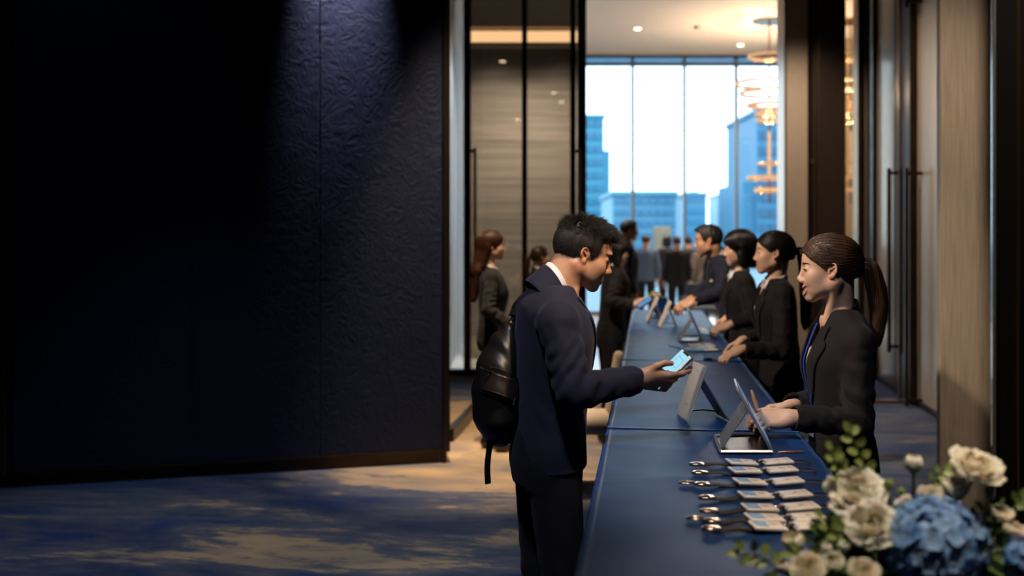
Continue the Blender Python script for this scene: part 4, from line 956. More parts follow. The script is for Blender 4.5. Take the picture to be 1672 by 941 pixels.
    # --- trousers and shoes
    T = Field(); zs = [.80, .88, .95, 1.02]; T.loft(zs, [.105, .118, .112, .10], [.165, .172, .16, .145] if f else [.16, .168, .16, .15], [float(cxo(z)) - .008 for z in zs], k=.04)
    for s, k in (('L', 1), ('R', -1)):
        ft = feet[s]; hip = np.array([-.005, k * .088, .86]); kn = hip * .47 + ft * .53 + (.012, 0, .03); an = ft + (-.035, 0, .075)
        T.rc(hip, kn, .088 if not f else .086, .066, k=.02); T.rc(kn, an, .065, .056 if not f else .05, k=.02)
    T.warp(lambda P: .0022 * np.sin(P[:, 2] * 62 + 4 * np.sin(P[:, 0] * 30) + P[:, 1] * 25) * np.exp(-((P[:, 2] - .47) / .16) ** 2) + .002 * np.sin(P[:, 2] * 80 + P[:, 0] * 40) * np.exp(-((P[:, 2] - .1) / .06) ** 2))
    T.hs((0, 0, .045), (0, 0, -1), .006); part('trousers', T, trou, max(h, .006), (-.3, -.3, 0), (.35, .3, 1.06))
    for s in 'LR':
        ft = feet[s]; Sh = Field(); Sh.rc(ft + (-.06, 0, .045), ft + (.12, 0, .030), .040, .034, k=0, sq=(1, 1.1, 1)); Sh.rc(ft + (-.045, 0, .05), ft + (-.04, 0, .10), .042, .040, k=.02); Sh.hs(ft + (0, 0, .003), (0, 0, -1), .003)
        if heels: Sh.rc(ft + (.0, 0, -.0), ft + (.03, 0, .0), .018, .018, k=.01, op='s'); 
        part('shoe', Sh, M_shoe, max(h, .005), ft + (-.15, -.08, -.02), ft + (.2, .08, .2))
    # --- jacket
    axn = nt_ - nb; axn = axn / np.linalg.norm(axn); e1 = np.array([1, 0, 0]) - axn * axn[0]; e1 /= np.linalg.norm(e1); e2 = np.cross(axn, e1)
    J0 = Field(); zj = [hem - .03, .92, 1.00, 1.08, 1.18, 1.27, 1.35, nb[2] - .035, nb[2] + .012]; nx = nb[0] - float(cxo(1.44))
    if f: rx = [.122, .118, .106, .101, .112, .124 * bust, .112, .090, .066]; ry = [.176, .168, .148, .136, .146, .158, .158, .125, .078]; cx = [0, 0, -.002, 0, .006, .012, 0, nx - .006, nx]
    else: rx = [.128, .126, .122, .120, .128, .134, .126, .104, .078]; ry = [.184, .182, .172, .172, .186, .196, .186, .14, .09]; cx = [0, 0, 0, .002, .002, .000, -.010, nx - .010, nx]
    rx = [v + deep for v in rx]
    J0.loft(zj, rx, ry, [c + float(cxo(z)) for c, z in zip(cx, zj)], k=.03)
    for k in (-1, 1):
        J0.rc(nb + (0, k * .045, -.030), sh['L' if k > 0 else 'R'] + (0, -k * .012, .004), .036, .050 if f else .056, k=.035)
    Tsh = Field(); Tsh.p = list(J0.p)       # trunk without sleeves
    ru, re_, rw_ = (.055, .051, .044) if f else (.065, .056, .045)
    cuff = {}
    for s in 'LR':
        a = A[s]; e, w = a['e'], a['w']; dv = (w - e) / np.linalg.norm(w - e); c = w - dv * .012; cuff[s] = (c, dv)
        Sl = Field(); Sl.rc(sh[s] + (0, -.012 if s == 'L' else .012, -.022), e, ru, re_, k=0); FA = Field(); FA.rc(e, c + dv * .03, re_, rw_, k=0); FA.hs(c, dv, .004); Sl.sub(FA, k=.018)
        ud = (e - sh[s]) / np.linalg.norm(e - sh[s]); bis = dv - ud; bis = bis / (np.linalg.norm(bis) + 1e-6); ax = np.cross(ud, dv); ax = ax / (np.linalg.norm(ax) + 1e-6)
        along = (ud + dv) / (np.linalg.norm(ud + dv) + 1e-6); bendk = min(1, np.linalg.norm(np.cross(ud, dv)) + .25)
        def wr_(P, e=e, bis=bis, along=along, ax=ax, bk=bendk):
            q = P - e; u = q @ along; v = q @ bis; t = q @ ax
            return bk * (.0078 * np.sin(u * (120 + 500 * np.clip(v, -.04, .05)) + 2.2 * np.sin(t * 42 + u * 20)) * np.exp(-((q * q).sum(1) / .0115)) * (.55 + .45 * np.clip(v / .04, -1, 1))
                         + .0022 * np.sin(u * 70 + t * 45 + 1.5 * np.sin(v * 60)))
        if detail: Sl.warp(wr_)
        J0.sub(Sl, k=.026, c=(sh[s] + w + e) / 3, r=.36)
    if detail:
        J0.warp(lambda P: .0016 * np.sin(P[:, 2] * 33 + 3 * np.sin(P[:, 1] * 15 + P[:, 0] * 9)) * np.sin(P[:, 1] * 21 + P[:, 2] * 12) + .0022 * np.sin((P[:, 2] * .8 + P[:, 0]) * 85 + 2 * np.sin(P[:, 1] * 30)) * np.exp(-((P[:, 2] - 1.06) / .07) ** 2) * .6)
    J = Field(); J.p = list(J0.p); J.hs((0, 0, hem), (.06, 0, -1), .006)
    vz0 = 1.12 if f else 1.10; vw = (lambda z: .006 + .050 * np.clip((z - vz0) / .30, 0, 1)) if f else (lambda z: .005 + .052 * np.clip((z - vz0) / .30, 0, 1))
    if vneck:
        def wedge(P): return np.maximum(np.maximum((np.abs(P[:, 1]) - vw(P[:, 2])) * .95, (nb[0] + .015 - P[:, 0])), vz0 - P[:, 2])
        J.add(wedge, None, 0, .004, 's')
        def slit(P): return np.maximum(np.maximum(np.abs(P[:, 1]) - .0025 - .10 * np.clip(vz0 - .14 - P[:, 2], 0, 1) ** 1.0 * .6, .02 - P[:, 0]), P[:, 2] - vz0 - .01)
        J.add(slit, None, 0, .003, 's')
    J.rc(nb - axn * .012, nb + axn * .12, nr + .006, nr + .012, k=.006, op='s')
    if detail > 1:
        for s in 'LR':
            c, dv = cuff[s]; Hc = Field(); Hc.rc(c - dv * .018, c + dv * .04, rw_ - .008, rw_ - .006, k=0); Hc.hs(c + dv * .006, dv, .002); J.sub(Hc, k=.002, op='s', c=c, r=.08)
    jk = part('jacket', J, jacket, max(h, .0042) if detail > 1 else max(h, .006))
    # shirt front
    C = Field(); C.p = [p for p in Tsh.p]; C.warp(lambda P: np.full(len(P), .012 if vneck else .03)); C.hs((0, 0, .98), (0, 0, -1), .004)
    C.hs((.0, 0, 1.375 if f else 1.47), (.5 if f else .2, 0, 1), .004); C.rc(nb + (0, 0, -.03), nt_, nr + .003, nr + .004, k=.004, op='s')
    part('shirt', C, shirt, .007, (-.25, -.25, .96), (.35, .25, 1.5))
    # collars: bands around the neck axis
    # jacket collar lying from the nape to the lapels; its lower edge rests on the cloth
    def front_x(y, z):
        P = np.stack([np.full_like(y, .40), y, z], 1)
        for _ in range(26): P[:, 0] -= np.clip(Tsh.ev(P), -.05, .08) * .9
        return P
    def skinned(name, grid, m, off, parent, thick=.004):
        n0, n1 = grid.shape[:2]; P = grid.reshape(-1, 3).copy()
        for _ in range(6):
            d = J0.ev(P) - off; g = J0.grad(P); P -= d[:, None] * g / np.maximum((g * g).sum(1), .3)[:, None] * .8
        idx = np.arange(n0 * n1).reshape(n0, n1); Q = np.stack([idx[:-1, :-1], idx[:-1, 1:], idx[1:, 1:], idx[1:, :-1]], -1).reshape(-1, 4)
        o = from_np(name, P * S, Q, m, parent); md = o.modifiers.new('thickness', 'SOLIDIFY'); md.thickness = thick * S; md.offset = 0; return o
    if detail:
        def ring(r_in, h_top, h_bot, flare, drop, th_min, thick, off=None):
            """folded collar: a tilted cone shell around the neck, open at the front"""
            def fn(P):
                q = P - nb; hh_ = q @ axn; u = q @ e1; v = q @ e2; r = np.sqrt(u * u + v * v / 1.10); th = np.arccos(np.clip(u / np.maximum(r, 1e-4), -1, 1)); fr = ((1 + np.cos(th)) / 2) ** 1.3
                top = h_top - drop * fr; bot = h_bot - drop * fr * 1.05; t = np.clip((top - hh_) / (top - bot), 0, 1); R = r_in + flare * t ** 1.5
                d = np.abs(r - R) - thick; bot = bot - .012 * (1 - fr); d = np.maximum(np.maximum(d, hh_ - top), bot - hh_); return smax(d, (th_min - th) * .06, .004)
            return fn
        if not f or not vneck or shirt is M_shirt_w:
            K = Field(); K.add(ring(nr + .007, .060, .004, .012, .056, .12, .0032), None, 0, 0); part('shirt_collar', K, shirt, .0032 if detail > 1 else .006, nb - .15, nb + .15)
        K = Field(); K.add(ring(nr + .014, .043, -.026, .011, .060, .95, .0045), None, 0, 0); part('collar', K, jacket, .0032 if detail > 1 else .006, nb - .16, nb + .16, jk)
        if vneck:
            for k in (-1, 1):
                zz = np.linspace(vz0, 1.405, 26); u = np.linspace(0, 1, 8); wl_ = np.interp(zz, [vz0, vz0 + .05, 1.33, 1.345, 1.36, 1.405], [.004, .030, .074 if not f else .062, .070 if not f else .058, .042, .036])
                y = k * (vw(zz)[:, None] - .002 + wl_[:, None] * u[None]); z = zz[:, None] + u[None] * 0; P = front_x(y.ravel(), np.broadcast_to(z, y.shape).ravel().copy()); skinned('lapel', P.reshape(26, 8, 3), jacket, .0045, jk)
            bm = bmesh.new()
            for zb in (vz0 - .02, vz0 - .10):
                p = front_x(np.array([-.0]), np.array([zb]))[0]; add_cyl(bm, (p + (-.002, 0, 0)) * S, (p + (.005, 0, 0)) * S, .009, .008, 14)
            from_bm('button', bm, M_btn, jk)
    if tie is not None:
        zz = np.linspace(1.10, 1.425, 20); wt = np.interp(zz, [1.10, 1.38, 1.40, 1.425], [.030, .018, .016, .020]); u = np.linspace(-1, 1, 6); P = front_x((wt[:, None] * u).ravel(), np.repeat(zz, 6)); g = P.reshape(20, 6, 3).copy(); g[..., 0] -= .006
        idx = np.arange(120).reshape(20, 6); o = from_np('tie', g.reshape(-1, 3) * S, np.stack([idx[:-1, :-1], idx[:-1, 1:], idx[1:, 1:], idx[1:, :-1]], -1).reshape(-1, 4), tie, root); md = o.modifiers.new('thickness', 'SOLIDIFY'); md.thickness = .006
    if ribbon:
        bm = bmesh.new()
        for k in (-1, 1):
            zz = np.linspace(1.06, 1.41, 22); y = k * np.interp(zz, [1.06, 1.41], [.004, .046]); P = front_x(y, zz); P[:, 0] += np.interp(zz, [1.06, 1.14, 1.3, 1.41], [.010, .006, -.004, -.012]); add_tube(bm, P * S, .0085 * S, 6, flat=.22, up=(1, 0, .3))
        from_bm('lanyard_ribbon', bm, M_blue_r, root, 50)
        p = front_x(np.array([.0]), np.array([1.055]))[0] * S; bm = bmesh.new(); add_box(bm, p + (.006, -.025, -.045), p + (.011, .025, .030), .003); from_bm('name_badge', bm, M_paper, root)
    if pin:
        p = front_x(np.array([.085]), np.array([1.27]))[0] * S; bm = bmesh.new(); add_cyl(bm, p - (.004, 0, 0), p + (.008, 0, 0), .014, .012, 16); from_bm('lapel_pin', bm, M_pin, jk, 40)
    # --- hair
    hm = hairm or (M_hair_f if f else M_hair_m); G = hair_field(hair)
    if hair == 'short' and detail: G.warp(lambda P: -.0035 * np.clip(P[:, 2] / .08, 0, 1) * np.sin(P[:, 1] * 190 + 3 * np.sin(P[:, 0] * 60)) * np.sin(P[:, 0] * 75 + P[:, 1] * 120 + 2))
    elif detail: G.warp(lambda P: .0006 * np.sin(np.arctan2(P[:, 1], P[:, 2] - .02) * 46 + 2.5 * np.sin(P[:, 0] * 40)))
    Vh, Qh = G.mesh(max(.0035, h * .9), (-.22, -.13, -.48), (.13, .13, .19)); tow = lambda P: (P * hs @ HR.T + hc) * S
    hob = from_np('hair', tow(Vh), Qh, hm, root)
    PB = np.array([-.112, 0, .012]) if pony is None else np.array(pony[0])
    if pony is not None:
        path = smooth_path([PB] + [np.array(q) for q in pony[1]], 26); u = np.linspace(0, 1, 26); rp = pony[2] * np.interp(u, [0, .06, .2, .55, .85, 1], [.42, .5, .85, 1, .7, .12])
        nst = 260 if detail > 1 else 60; ang = RNG.uniform(0, 2 * PI, nst); rad = np.sqrt(RNG.uniform(0, 1, nst)); tt = np.gradient(path, axis=0); tt /= np.linalg.norm(tt, axis=1, keepdims=True); n1 = np.cross(tt, (0, 1, 0)); n1 /= np.linalg.norm(n1, axis=1, keepdims=True); n2 = np.cross(tt, n1)
        bm = bmesh.new(); add_tube(bm, path, rp * .93, 16); V_ = None; po = from_bm('ponytail', bm, hm, hob, True)
        for v in po.data.vertices: v.co = tow(np.array(v.co)[None])[0]
        Ln = RNG.uniform(.8, 1.06, nst); us = np.linspace(0, 1, 22)[None] * Ln[:, None] * .96; ii = np.clip(us * 25, 0, 24.99); i0 = ii.astype(int); fr = (ii - i0)[..., None]
        lerp = lambda a: a[i0] * (1 - fr) + a[np.clip(i0 + 1, 0, 25)] * fr
        rpi = np.interp(us, u, rp); wob = ang[:, None] + .5 * np.sin(us * 5 + ang[:, None] * 3); pp = lerp(path) + (lerp(n1) * np.cos(wob)[..., None] + lerp(n2) * np.sin(wob)[..., None]) * (rpi * (rad[:, None] * .25 + .82))[..., None]
        Vs, Qs = strand_arrays(pp, .0011 if detail > 1 else .0022); from_np('strands', tow(Vs), Qs, hm, po)
        bm = bmesh.new(); a = np.linspace(0, 2 * PI, 21)[:-1]; c = path[1]; add_tube(bm, c + n1[1] * (np.cos(a) * pony[2] * .5)[:, None] + n2[1] * (np.sin(a) * pony[2] * .5)[:, None], .006, 8, closed=True); ho = from_bm('hair_tie', bm, M_dark, hob, True)
        for v in ho.data.vertices: v.co = tow(np.array(v.co)[None])[0]
    if detail > 1 or (detail == 1 and hair != 'short'):
        N = {2: 11000, 1: 2500}[detail]; sel = RNG.integers(0, len(Vh), N); p = Vh[sel].copy(); g = G.grad(p); g /= np.linalg.norm(g, axis=1, keepdims=True) + 1e-9
        if hair == 'short':
            ok = (p[:, 2] > -.075); p = p[ok]; g = g[ok]; n = len(p); top = np.clip((p[:, 2] - .062) / .03, 0, 1) * np.clip((p[:, 2] - .070 + .25 * np.clip(.045 - p[:, 0], 0, .2)) / .02, 0, 1); L = .006 + .024 * top * RNG.uniform(.6, 1.2, n)
            crown = np.array([-.06, 0, .10]); fl = p - crown; fl = fl / (np.linalg.norm(fl, axis=1, keepdims=True) + 1e-6); fl[:, 2] -= .5 * (1 - top)
            d = g * (.20 + .24 * top)[:, None] + fl * .85 + RNG.normal(0, .10, (n, 3)); d /= np.linalg.norm(d, axis=1, keepdims=True); steps = 6; paths = [p - g * .002]
            for i in range(steps - 1):
                p = p + d * (L / (steps - 1))[:, None]; paths.append(p.copy()); d = d + np.array([.02, 0, -.10]) ; d /= np.linalg.norm(d, axis=1, keepdims=True)
            Vs, Qs = strand_arrays(np.stack(paths, 1), .0008 if detail > 1 else .0016)
        else:
            n = N; steps = 16; L = RNG.uniform(.05, .13, n); off = RNG.uniform(.0003, .0022, n); paths = [p - g * .001]
            for i in range(steps - 1):
                if hair == 'pony':
                    d = PB - p; dist = np.linalg.norm(d, axis=1, keepdims=True); d = d / (dist + 1e-6); d[:, 2] += -.55 * np.clip((p[:, 0] - .0) / .06, 0, 1) * np.clip(1 - dist[:, 0] * 0, 0, 1)
                    stepl = np.minimum(L / (steps - 1), dist[:, 0] * .3)
                else:
                    d = np.tile((-.25, 0, -1.0), (n, 1)); tp = np.clip((p[:, 2] - .06) / .05, 0, 1)[:, None]; rad_ = p * np.array([.4, 1.6, 0]); d = d * (1 - tp * .8) + rad_ / (np.linalg.norm(rad_, axis=1, keepdims=True) + 1e-6) * tp * 1.0; stepl = L / (steps - 1)
                g = G.grad(p); g /= np.linalg.norm(g, axis=1, keepdims=True) + 1e-9; d = d - g * (d * g).sum(1, keepdims=True); d /= np.linalg.norm(d, axis=1, keepdims=True) + 1e-9
                p = p + d * stepl[:, None]; p = p - (G.ev(p) - off * math.sin(PI * (i + 1) / (steps - 1)) + .0003)[:, None] * g; paths.append(p.copy())
            Vs, Qs = strand_arrays(np.stack(paths, 1), .0005 if detail > 1 else .0014)
        from_np('strands', tow(Vs), Qs, hm, hob)
    # --- eyes, brows, teeth
    if detail:
        for k in (-1, 1):
            bm = bmesh.new(); bmesh.ops.create_uvsphere(bm, u_segments=24, v_segments=16, radius=1.0); M = Matrix.Rotation(PI / 2, 4, 'Y'); bmesh.ops.transform(bm, matrix=M, verts=bm.verts)
            for fc in bm.faces:
                if fc.calc_center_median().x > .86: fc.material_index = 1
            for v in bm.verts: q = np.array(v.co) * np.array([.0112, .0125, .0118]) + np.array([.0722, k * .0322, .0045]); v.co = tow(q[None])[0]
            from_bm('eye', bm, [M_eye, M_iris], root, True)
            # brow: short dense hairs on the ridge
            n = (150 if f else 240) if detail > 1 else 60; t = RNG.uniform(0, 1, n); y = k * (.014 + .036 * t); z = .0245 + .006 * np.sin(t * 2.2) - .004 * t + RNG.normal(0, .0010 if f else .0016, n) * (1.3 - t); P = np.stack([np.full(n, .105), y, z], 1)
            for _ in range(14): P[:, 0] -= np.clip(HF.ev(P), -.01, .03) * .9
            d = np.stack([-.35 * t, k * np.ones(n), .35 - .7 * t], 1); d /= np.linalg.norm(d, axis=1, keepdims=True); pts = np.stack([P + d * (.0075 * j / 4) for j in range(5)], 1)
            for j in range(5):
                q = pts[:, j]; g = HF.grad(q); g /= np.linalg.norm(g, axis=1, keepdims=True) + 1e-9; pts[:, j] = q - (HF.ev(q) - .0008)[:, None] * g
            Vs, Qs = strand_arrays(pts, .0006 if detail > 1 else .0011); from_np('eyebrow', tow(Vs), Qs, M_hair_f if f else M_hair_k, root)
            tt = np.linspace(-1, 1, 24); la = np.stack([.0868 - .006 * tt ** 2 - .003 * (tt + 1) * .5, k * (.0325 + tt * .0135), .0045 - .001 + (.0048 * lids + .001) * (1 - tt ** 2) ** .5], 1); g = HF.grad(la); g /= np.linalg.norm(g, axis=1, keepdims=True) + 1e-9; la = la - (HF.ev(la) - .0005)[:, None] * g
            lp = np.stack([la + np.array([.0065, 0, -.001]) * j / 4 + np.array([0, 0, .0025 * (j / 4) ** 2]) for j in range(5)], 1); lp = np.concatenate([lp, lp + (0, .0005, .0003)]); Vs, Qs = strand_arrays(lp, .0007); from_np('eyelash', tow(Vs), Qs, M_hair_k, root)
        if smile > .5:
            bm = bmesh.new()
            LP = HF.lips
            for j in range(-5, 6):
                y = j * .0044; x = np.interp(y, LP[:, 1], LP[:, 0]) - .0085; z = np.interp(y, LP[:, 1], LP[:, 2]) + .0012; a = math.atan2(y, .034)
                add_box(bm, (-.002, -.0021, -.0048), (.002, .0021, .0050), .001, Matrix.Translation((x, y, z)) @ Matrix.Rotation(a, 4, 'Z'))
            for v in bm.verts: v.co = tow(np.array(v.co)[None])[0]
            from_bm('teeth', bm, M_teeth, root, True)
    return dict(root=root, J0=J0, S=S, loc=loc, A=A, hc=hc, HR=HR, pos=pos, RW=RW, tow=tow)

# ---- the man with the phone
PH_C = px(1096, 604, 3.215)
man = person('man in navy suit looking down at a lit phone, black backpack behind him', (.116, 3.34), 13, .985, 'm', head_at=px(953, 416, 3.36), head=(-19, -9), hs=.935, lean=.03, sho=(-.035, -.045), deep=-.008,
    arms={'R': dict(e=px(936, 640, 3.10), w=px(1046, 619, 3.19), X=(.99, .0, -.10), Z=(.0, -.87, -.48), curl=(.30, .80, .95, 1.05), bend=1.1, thumb=[(.02, .026, -.006), (.045, .050, -.008), (.068, .061, -.012), (.090, .060, -.016)], sp=.03),
          'L': dict(e=(.03, 3.62, 1.10), w=(.10, 3.60, .90), X=(.1, 0, -1), Z=(-.3, .9, 0))},
    hair='short', jacket=M_suit_navy, lids=.18, smile=.25, h=.0032, detail=2, hem=.86, step=(-.02, .03), nape=(.014, 1.430))
# ---- staff on the right of the row
woman = person('smiling staff woman nearest the flowers, sleek low ponytail, blue lanyard', (1.085, 3.43), 182, .915, 'f', head_at=px(1353, 440, 3.42), head=(-4, -14), hs=1.02,
    arms={'L': dict(e=px(1402, 690, 3.26), w=px(1290, 682, 3.24), X=(-.97, .0, -.06), Z=(.0, -.70, .72), curl=(.62, .70, .78, .86), bend=.9, sp=.05),
          'R': dict(e=px(1345, 655, 3.62), w=px(1291, 664, 3.42), X=(-.95, -.1, -.12), Z=(.0, .45, .9), curl=(.62, .7, .75, .8))},
    hair='pony', jacket=M_suit_char, trou=M_suit_blk, smile=1.0, lids=.55, shirt=M_shirt_p, h=.0032, detail=2, ribbon=True, hem=.85,
    pony=((-.102, 0, .012), [(-.135, 0, .0), (-.152, 0, -.06), (-.160, 0, -.14), (-.150, 0, -.21), (-.148, 0, -.28)], .034), bust=1.02, nape=(.006, 1.450), sho=(0, -.03))
def staff(label, x, d, yaw, S, sex, hx, hy, hd, hands, **kw):
    ar = {}
    for s, (ex, ey, ed, wx, wy, wd, X, Z) in hands.items(): ar[s] = dict(e=px(ex, ey, ed), w=px(wx, wy, wd), X=X, Z=Z, curl=(.4, .45, .5, .55))
    return person(label, (x, d), yaw, S, sex, head_at=px(hx, hy, hd), arms=ar, **kw)
staff('staff woman with a long ponytail, hands spread on the cloth', 1.43, 5.52, 184, .935, 'f', 1263, 414, 5.50,
      {'L': (1278, 575, 5.3, 1211, 571, 5.28, (-.9, -.1, -.35), (-.2, -.3, .93)), 'R': (1262, 545, 5.75, 1212, 556, 5.62, (-.9, -.1, -.4), (-.2, .2, .95))},
      hair='pony', smile=.7, h=.005, detail=1, head=(0, -14), hs=1.03, pony=((-.112, 0, .012), [(-.15, 0, .0), (-.17, 0, -.10), (-.175, 0, -.24), (-.17, 0, -.36), (-.165, 0, -.42)], .036), hairm=M_hair_k, lean=.05)
staff('staff woman with a black chin-length bob, hands clasped at the table edge', 1.525, 6.78, 184, .94, 'f', 1207, 406, 6.76,
      {'L': (1228, 520, 6.55, 1192, 530, 6.52, (-.9, .1, -.3), (-.1, -.5, .85)), 'R': (1213, 500, 7.0, 1188, 519, 6.85, (-.85, -.2, -.4), (-.2, .3, .9))},
      hair='bob', smile=.3, h=.006, detail=1, head=(-6, -11), hs=1.03, hairm=M_hair_k, lean=.06)
staff('staff man in a navy suit and tie reaching over the far table', 1.70, 7.85, 184, 1.0, 'm', 1156, 394, 7.8,
      {'L': (1180, 478, 7.55, 1133, 492, 7.5, (-.92, 0, -.35), (-.1, -.6, .75)), 'R': (1158, 468, 8.1, 1128, 488, 7.9, (-.9, -.1, -.4), (-.1, .3, .9))},
      hair='short', h=.006, detail=1, head=(-6, -11), jacket=M_suit_mid, tie=M_tie, lean=.16, pin=True)
# ---- visitors on the left
person('visitor with a black bob handing a phone over the far table', (.755, 8.0), 6, .935, 'f', head_at=px(1006, 410, 8.02), head=(-8, 8), hs=1.05, lean=.05,
    arms={'R': dict(e=px(996, 492, 7.78), w=px(1036, 499, 7.75), X=(.95, .1, .1), Z=(.1, -.6, -.75), curl=(.5, .55, .6, .6)), 'L': dict(e=px(1002, 482, 8.25), w=px(1030, 500, 8.2), X=(.95, .1, .1), Z=(.1, .6, -.7))},
    hair='bob', hairm=M_hair_k, jacket=M_suit_char, h=.006, detail=1, hem=.84)
person('woman with long auburn hair standing by the glass doors', (-.15, 7.8), 4, .935, 'f', head_at=px(803, 402, 7.8), head=(0, 2), hs=1.0,
    arms={'R': dict(e=(-.17, 7.58, 1.06), w=(-.02, 7.60, .95), X=(.7, .2, -.6), Z=(.2, -.9, 0))},
    hair='long', hairm=M_hair_a, jacket=M_suit_blk, h=.006, detail=1, heels=True, step=(.0, .10))
person('woman with a brown ponytail partly hidden behind the man\'s shoulder', (.27, 10.4), 12, .88, 'f', head_at=px(882, 420, 10.4), head=(0, 14), hs=1.02, hair='pony',
    hairm=M_hair_a, jacket=M_suit_blk, h=.007, detail=1, pony=((-.112, 0, .012), [(-.15, 0, .0), (-.165, 0, -.08), (-.165, 0, -.18), (-.16, 0, -.25)], .034))
person('tall dark-haired man standing behind the visitor with the black bob', ((1024 - 836) / F * 12.6, 12.6), 2, 1.055, 'm', head_at=None, head=(-4, 0), hair='short', jacket=M_suit_mid, h=.008, detail=0)
# ---- guests out in the atrium, seen from behind
def guest(label, x, d, S, jacket, yaw=90, **kw):
    return person(label, ((x - 836) / F * d, d), yaw, S, kw.pop('sex', 'm'), h=.009, detail=0, jacket=jacket, vneck=False, group='guests out in the atrium', **kw)
guest('guest in a slate blue jacket standing with back turned', 1055, 19.6, .98, M_suit_gb, 80, head=(0, -20))
guest('guest in a black jacket, back turned, at the middle of the atrium', 1105, 18.6, .965, M_suit_blk, 92)
guest('dark guest just left of the black-jacketed guest', 1089, 20.6, .985, M_suit_mid, 88, sex='f', hair='bob', hairm=M_hair_k)
guest('distant guest in dark blue beside the staff man\'s face', 1124, 21.2, .97, M_suit_mid, 95)
guest('guest in grey-brown clothes half hidden by the staff man', 1146, 20.4, .93, M_suit_br, 110)

# ------------------------------------------------------------------ phones
def phone(c, a, n, label, L=.147, W=.071, prints=True, lit=None):
    """c centre, a long axis, n screen normal"""
    R = quat_frame(a, n); M = mat4(R, (0, 0, 0)); o = empty('phone', c); tag(o, label, 'phone')
    bm = bmesh.new(); add_box(bm, (-L / 2, -W / 2, -.004), (L / 2, W / 2, .004), .0035, M); b = from_bm('case', bm, M_phone, o, 40)
    bm = bmesh.new(); add_box(bm, (-L / 2 + .004, -W / 2 + .004, .0038), (L / 2 - .004, W / 2 - .004, .0046), 0, M); from_bm('screen', bm, lit or M_lit, o)
    if prints:
        bm = bmesh.new(); add_box(bm, (L / 2 - .010, -.017, .0044), (L / 2 - .0038, .017, .0051), .0004, M); from_bm('notch', bm, M_dark, o)
        bm = bmesh.new()
        for x0, x1 in ((.012, .046),):
            for p, q in (((x0, -.018, .0044), (x0 + .0015, .018, .0049)), ((x1, -.018, .0044), (x1 + .0015, .018, .0049)), ((x0, -.018, .0044), (x1, -.0168, .0049)), ((x0, .0168, .0044), (x1, .018, .0049))): add_box(bm, p, q, 0, M)
        for k in range(3): add_box(bm, (-.034 + k * .011, -.012 + .004 * k, .0044), (-.029 + k * .011, .012 - .002 * k, .0049), 0, M)
        from_bm('screen_graphics', bm, M_bluei, o)
    return o
M_phone = mat('copper phone case', (.20, .11, .08), .3, .7); M_lit = emit_mat('lit phone screen', (.42, .80, .95), .95); M_lit2 = emit_mat('dim blue phone screen', (.12, .40, .85), .7); M_bluei = emit_mat('screen blue lines', (.12, .42, .85), .8)
pa = np.array([.72, 0.0, .69]); pn = np.array([-.60, -.42, .66])
phone(PH_C, pa, pn, 'lit phone in a copper case held by the man in the navy suit')
phone(px(1052, 494, 7.72), (.8, .1, .5), (-.5, -.5, .7), 'bluish phone held out by the visitor with the black bob', L=.12, W=.06, prints=False, lit=M_lit2)

# ------------------------------------------------------------------ watch of the staff man
r = empty('wristwatch', px(1136, 491.5, 7.5)); tag(r, 'pale wristwatch on the staff man\'s reaching arm', 'watch')
M_watch = mat('cream watch strap', (.7, .62, .5), .4)
bm = bmesh.new(); a = np.linspace(0, 2 * PI, 25)[:-1]; add_tube(bm, np.stack([np.cos(a) * 0 , np.cos(a) * .033, np.sin(a) * .033], 1), .010, 8, closed=True, flat=.4, up=(1, 0, 0)); from_bm('strap', bm, M_watch, r, 50)
bm = bmesh.new(); add_cyl(bm, (0, -.030, .010), (0, -.041, .013), .016, .016, 20); from_bm('watch_face', bm, M_chrome, r, 40)

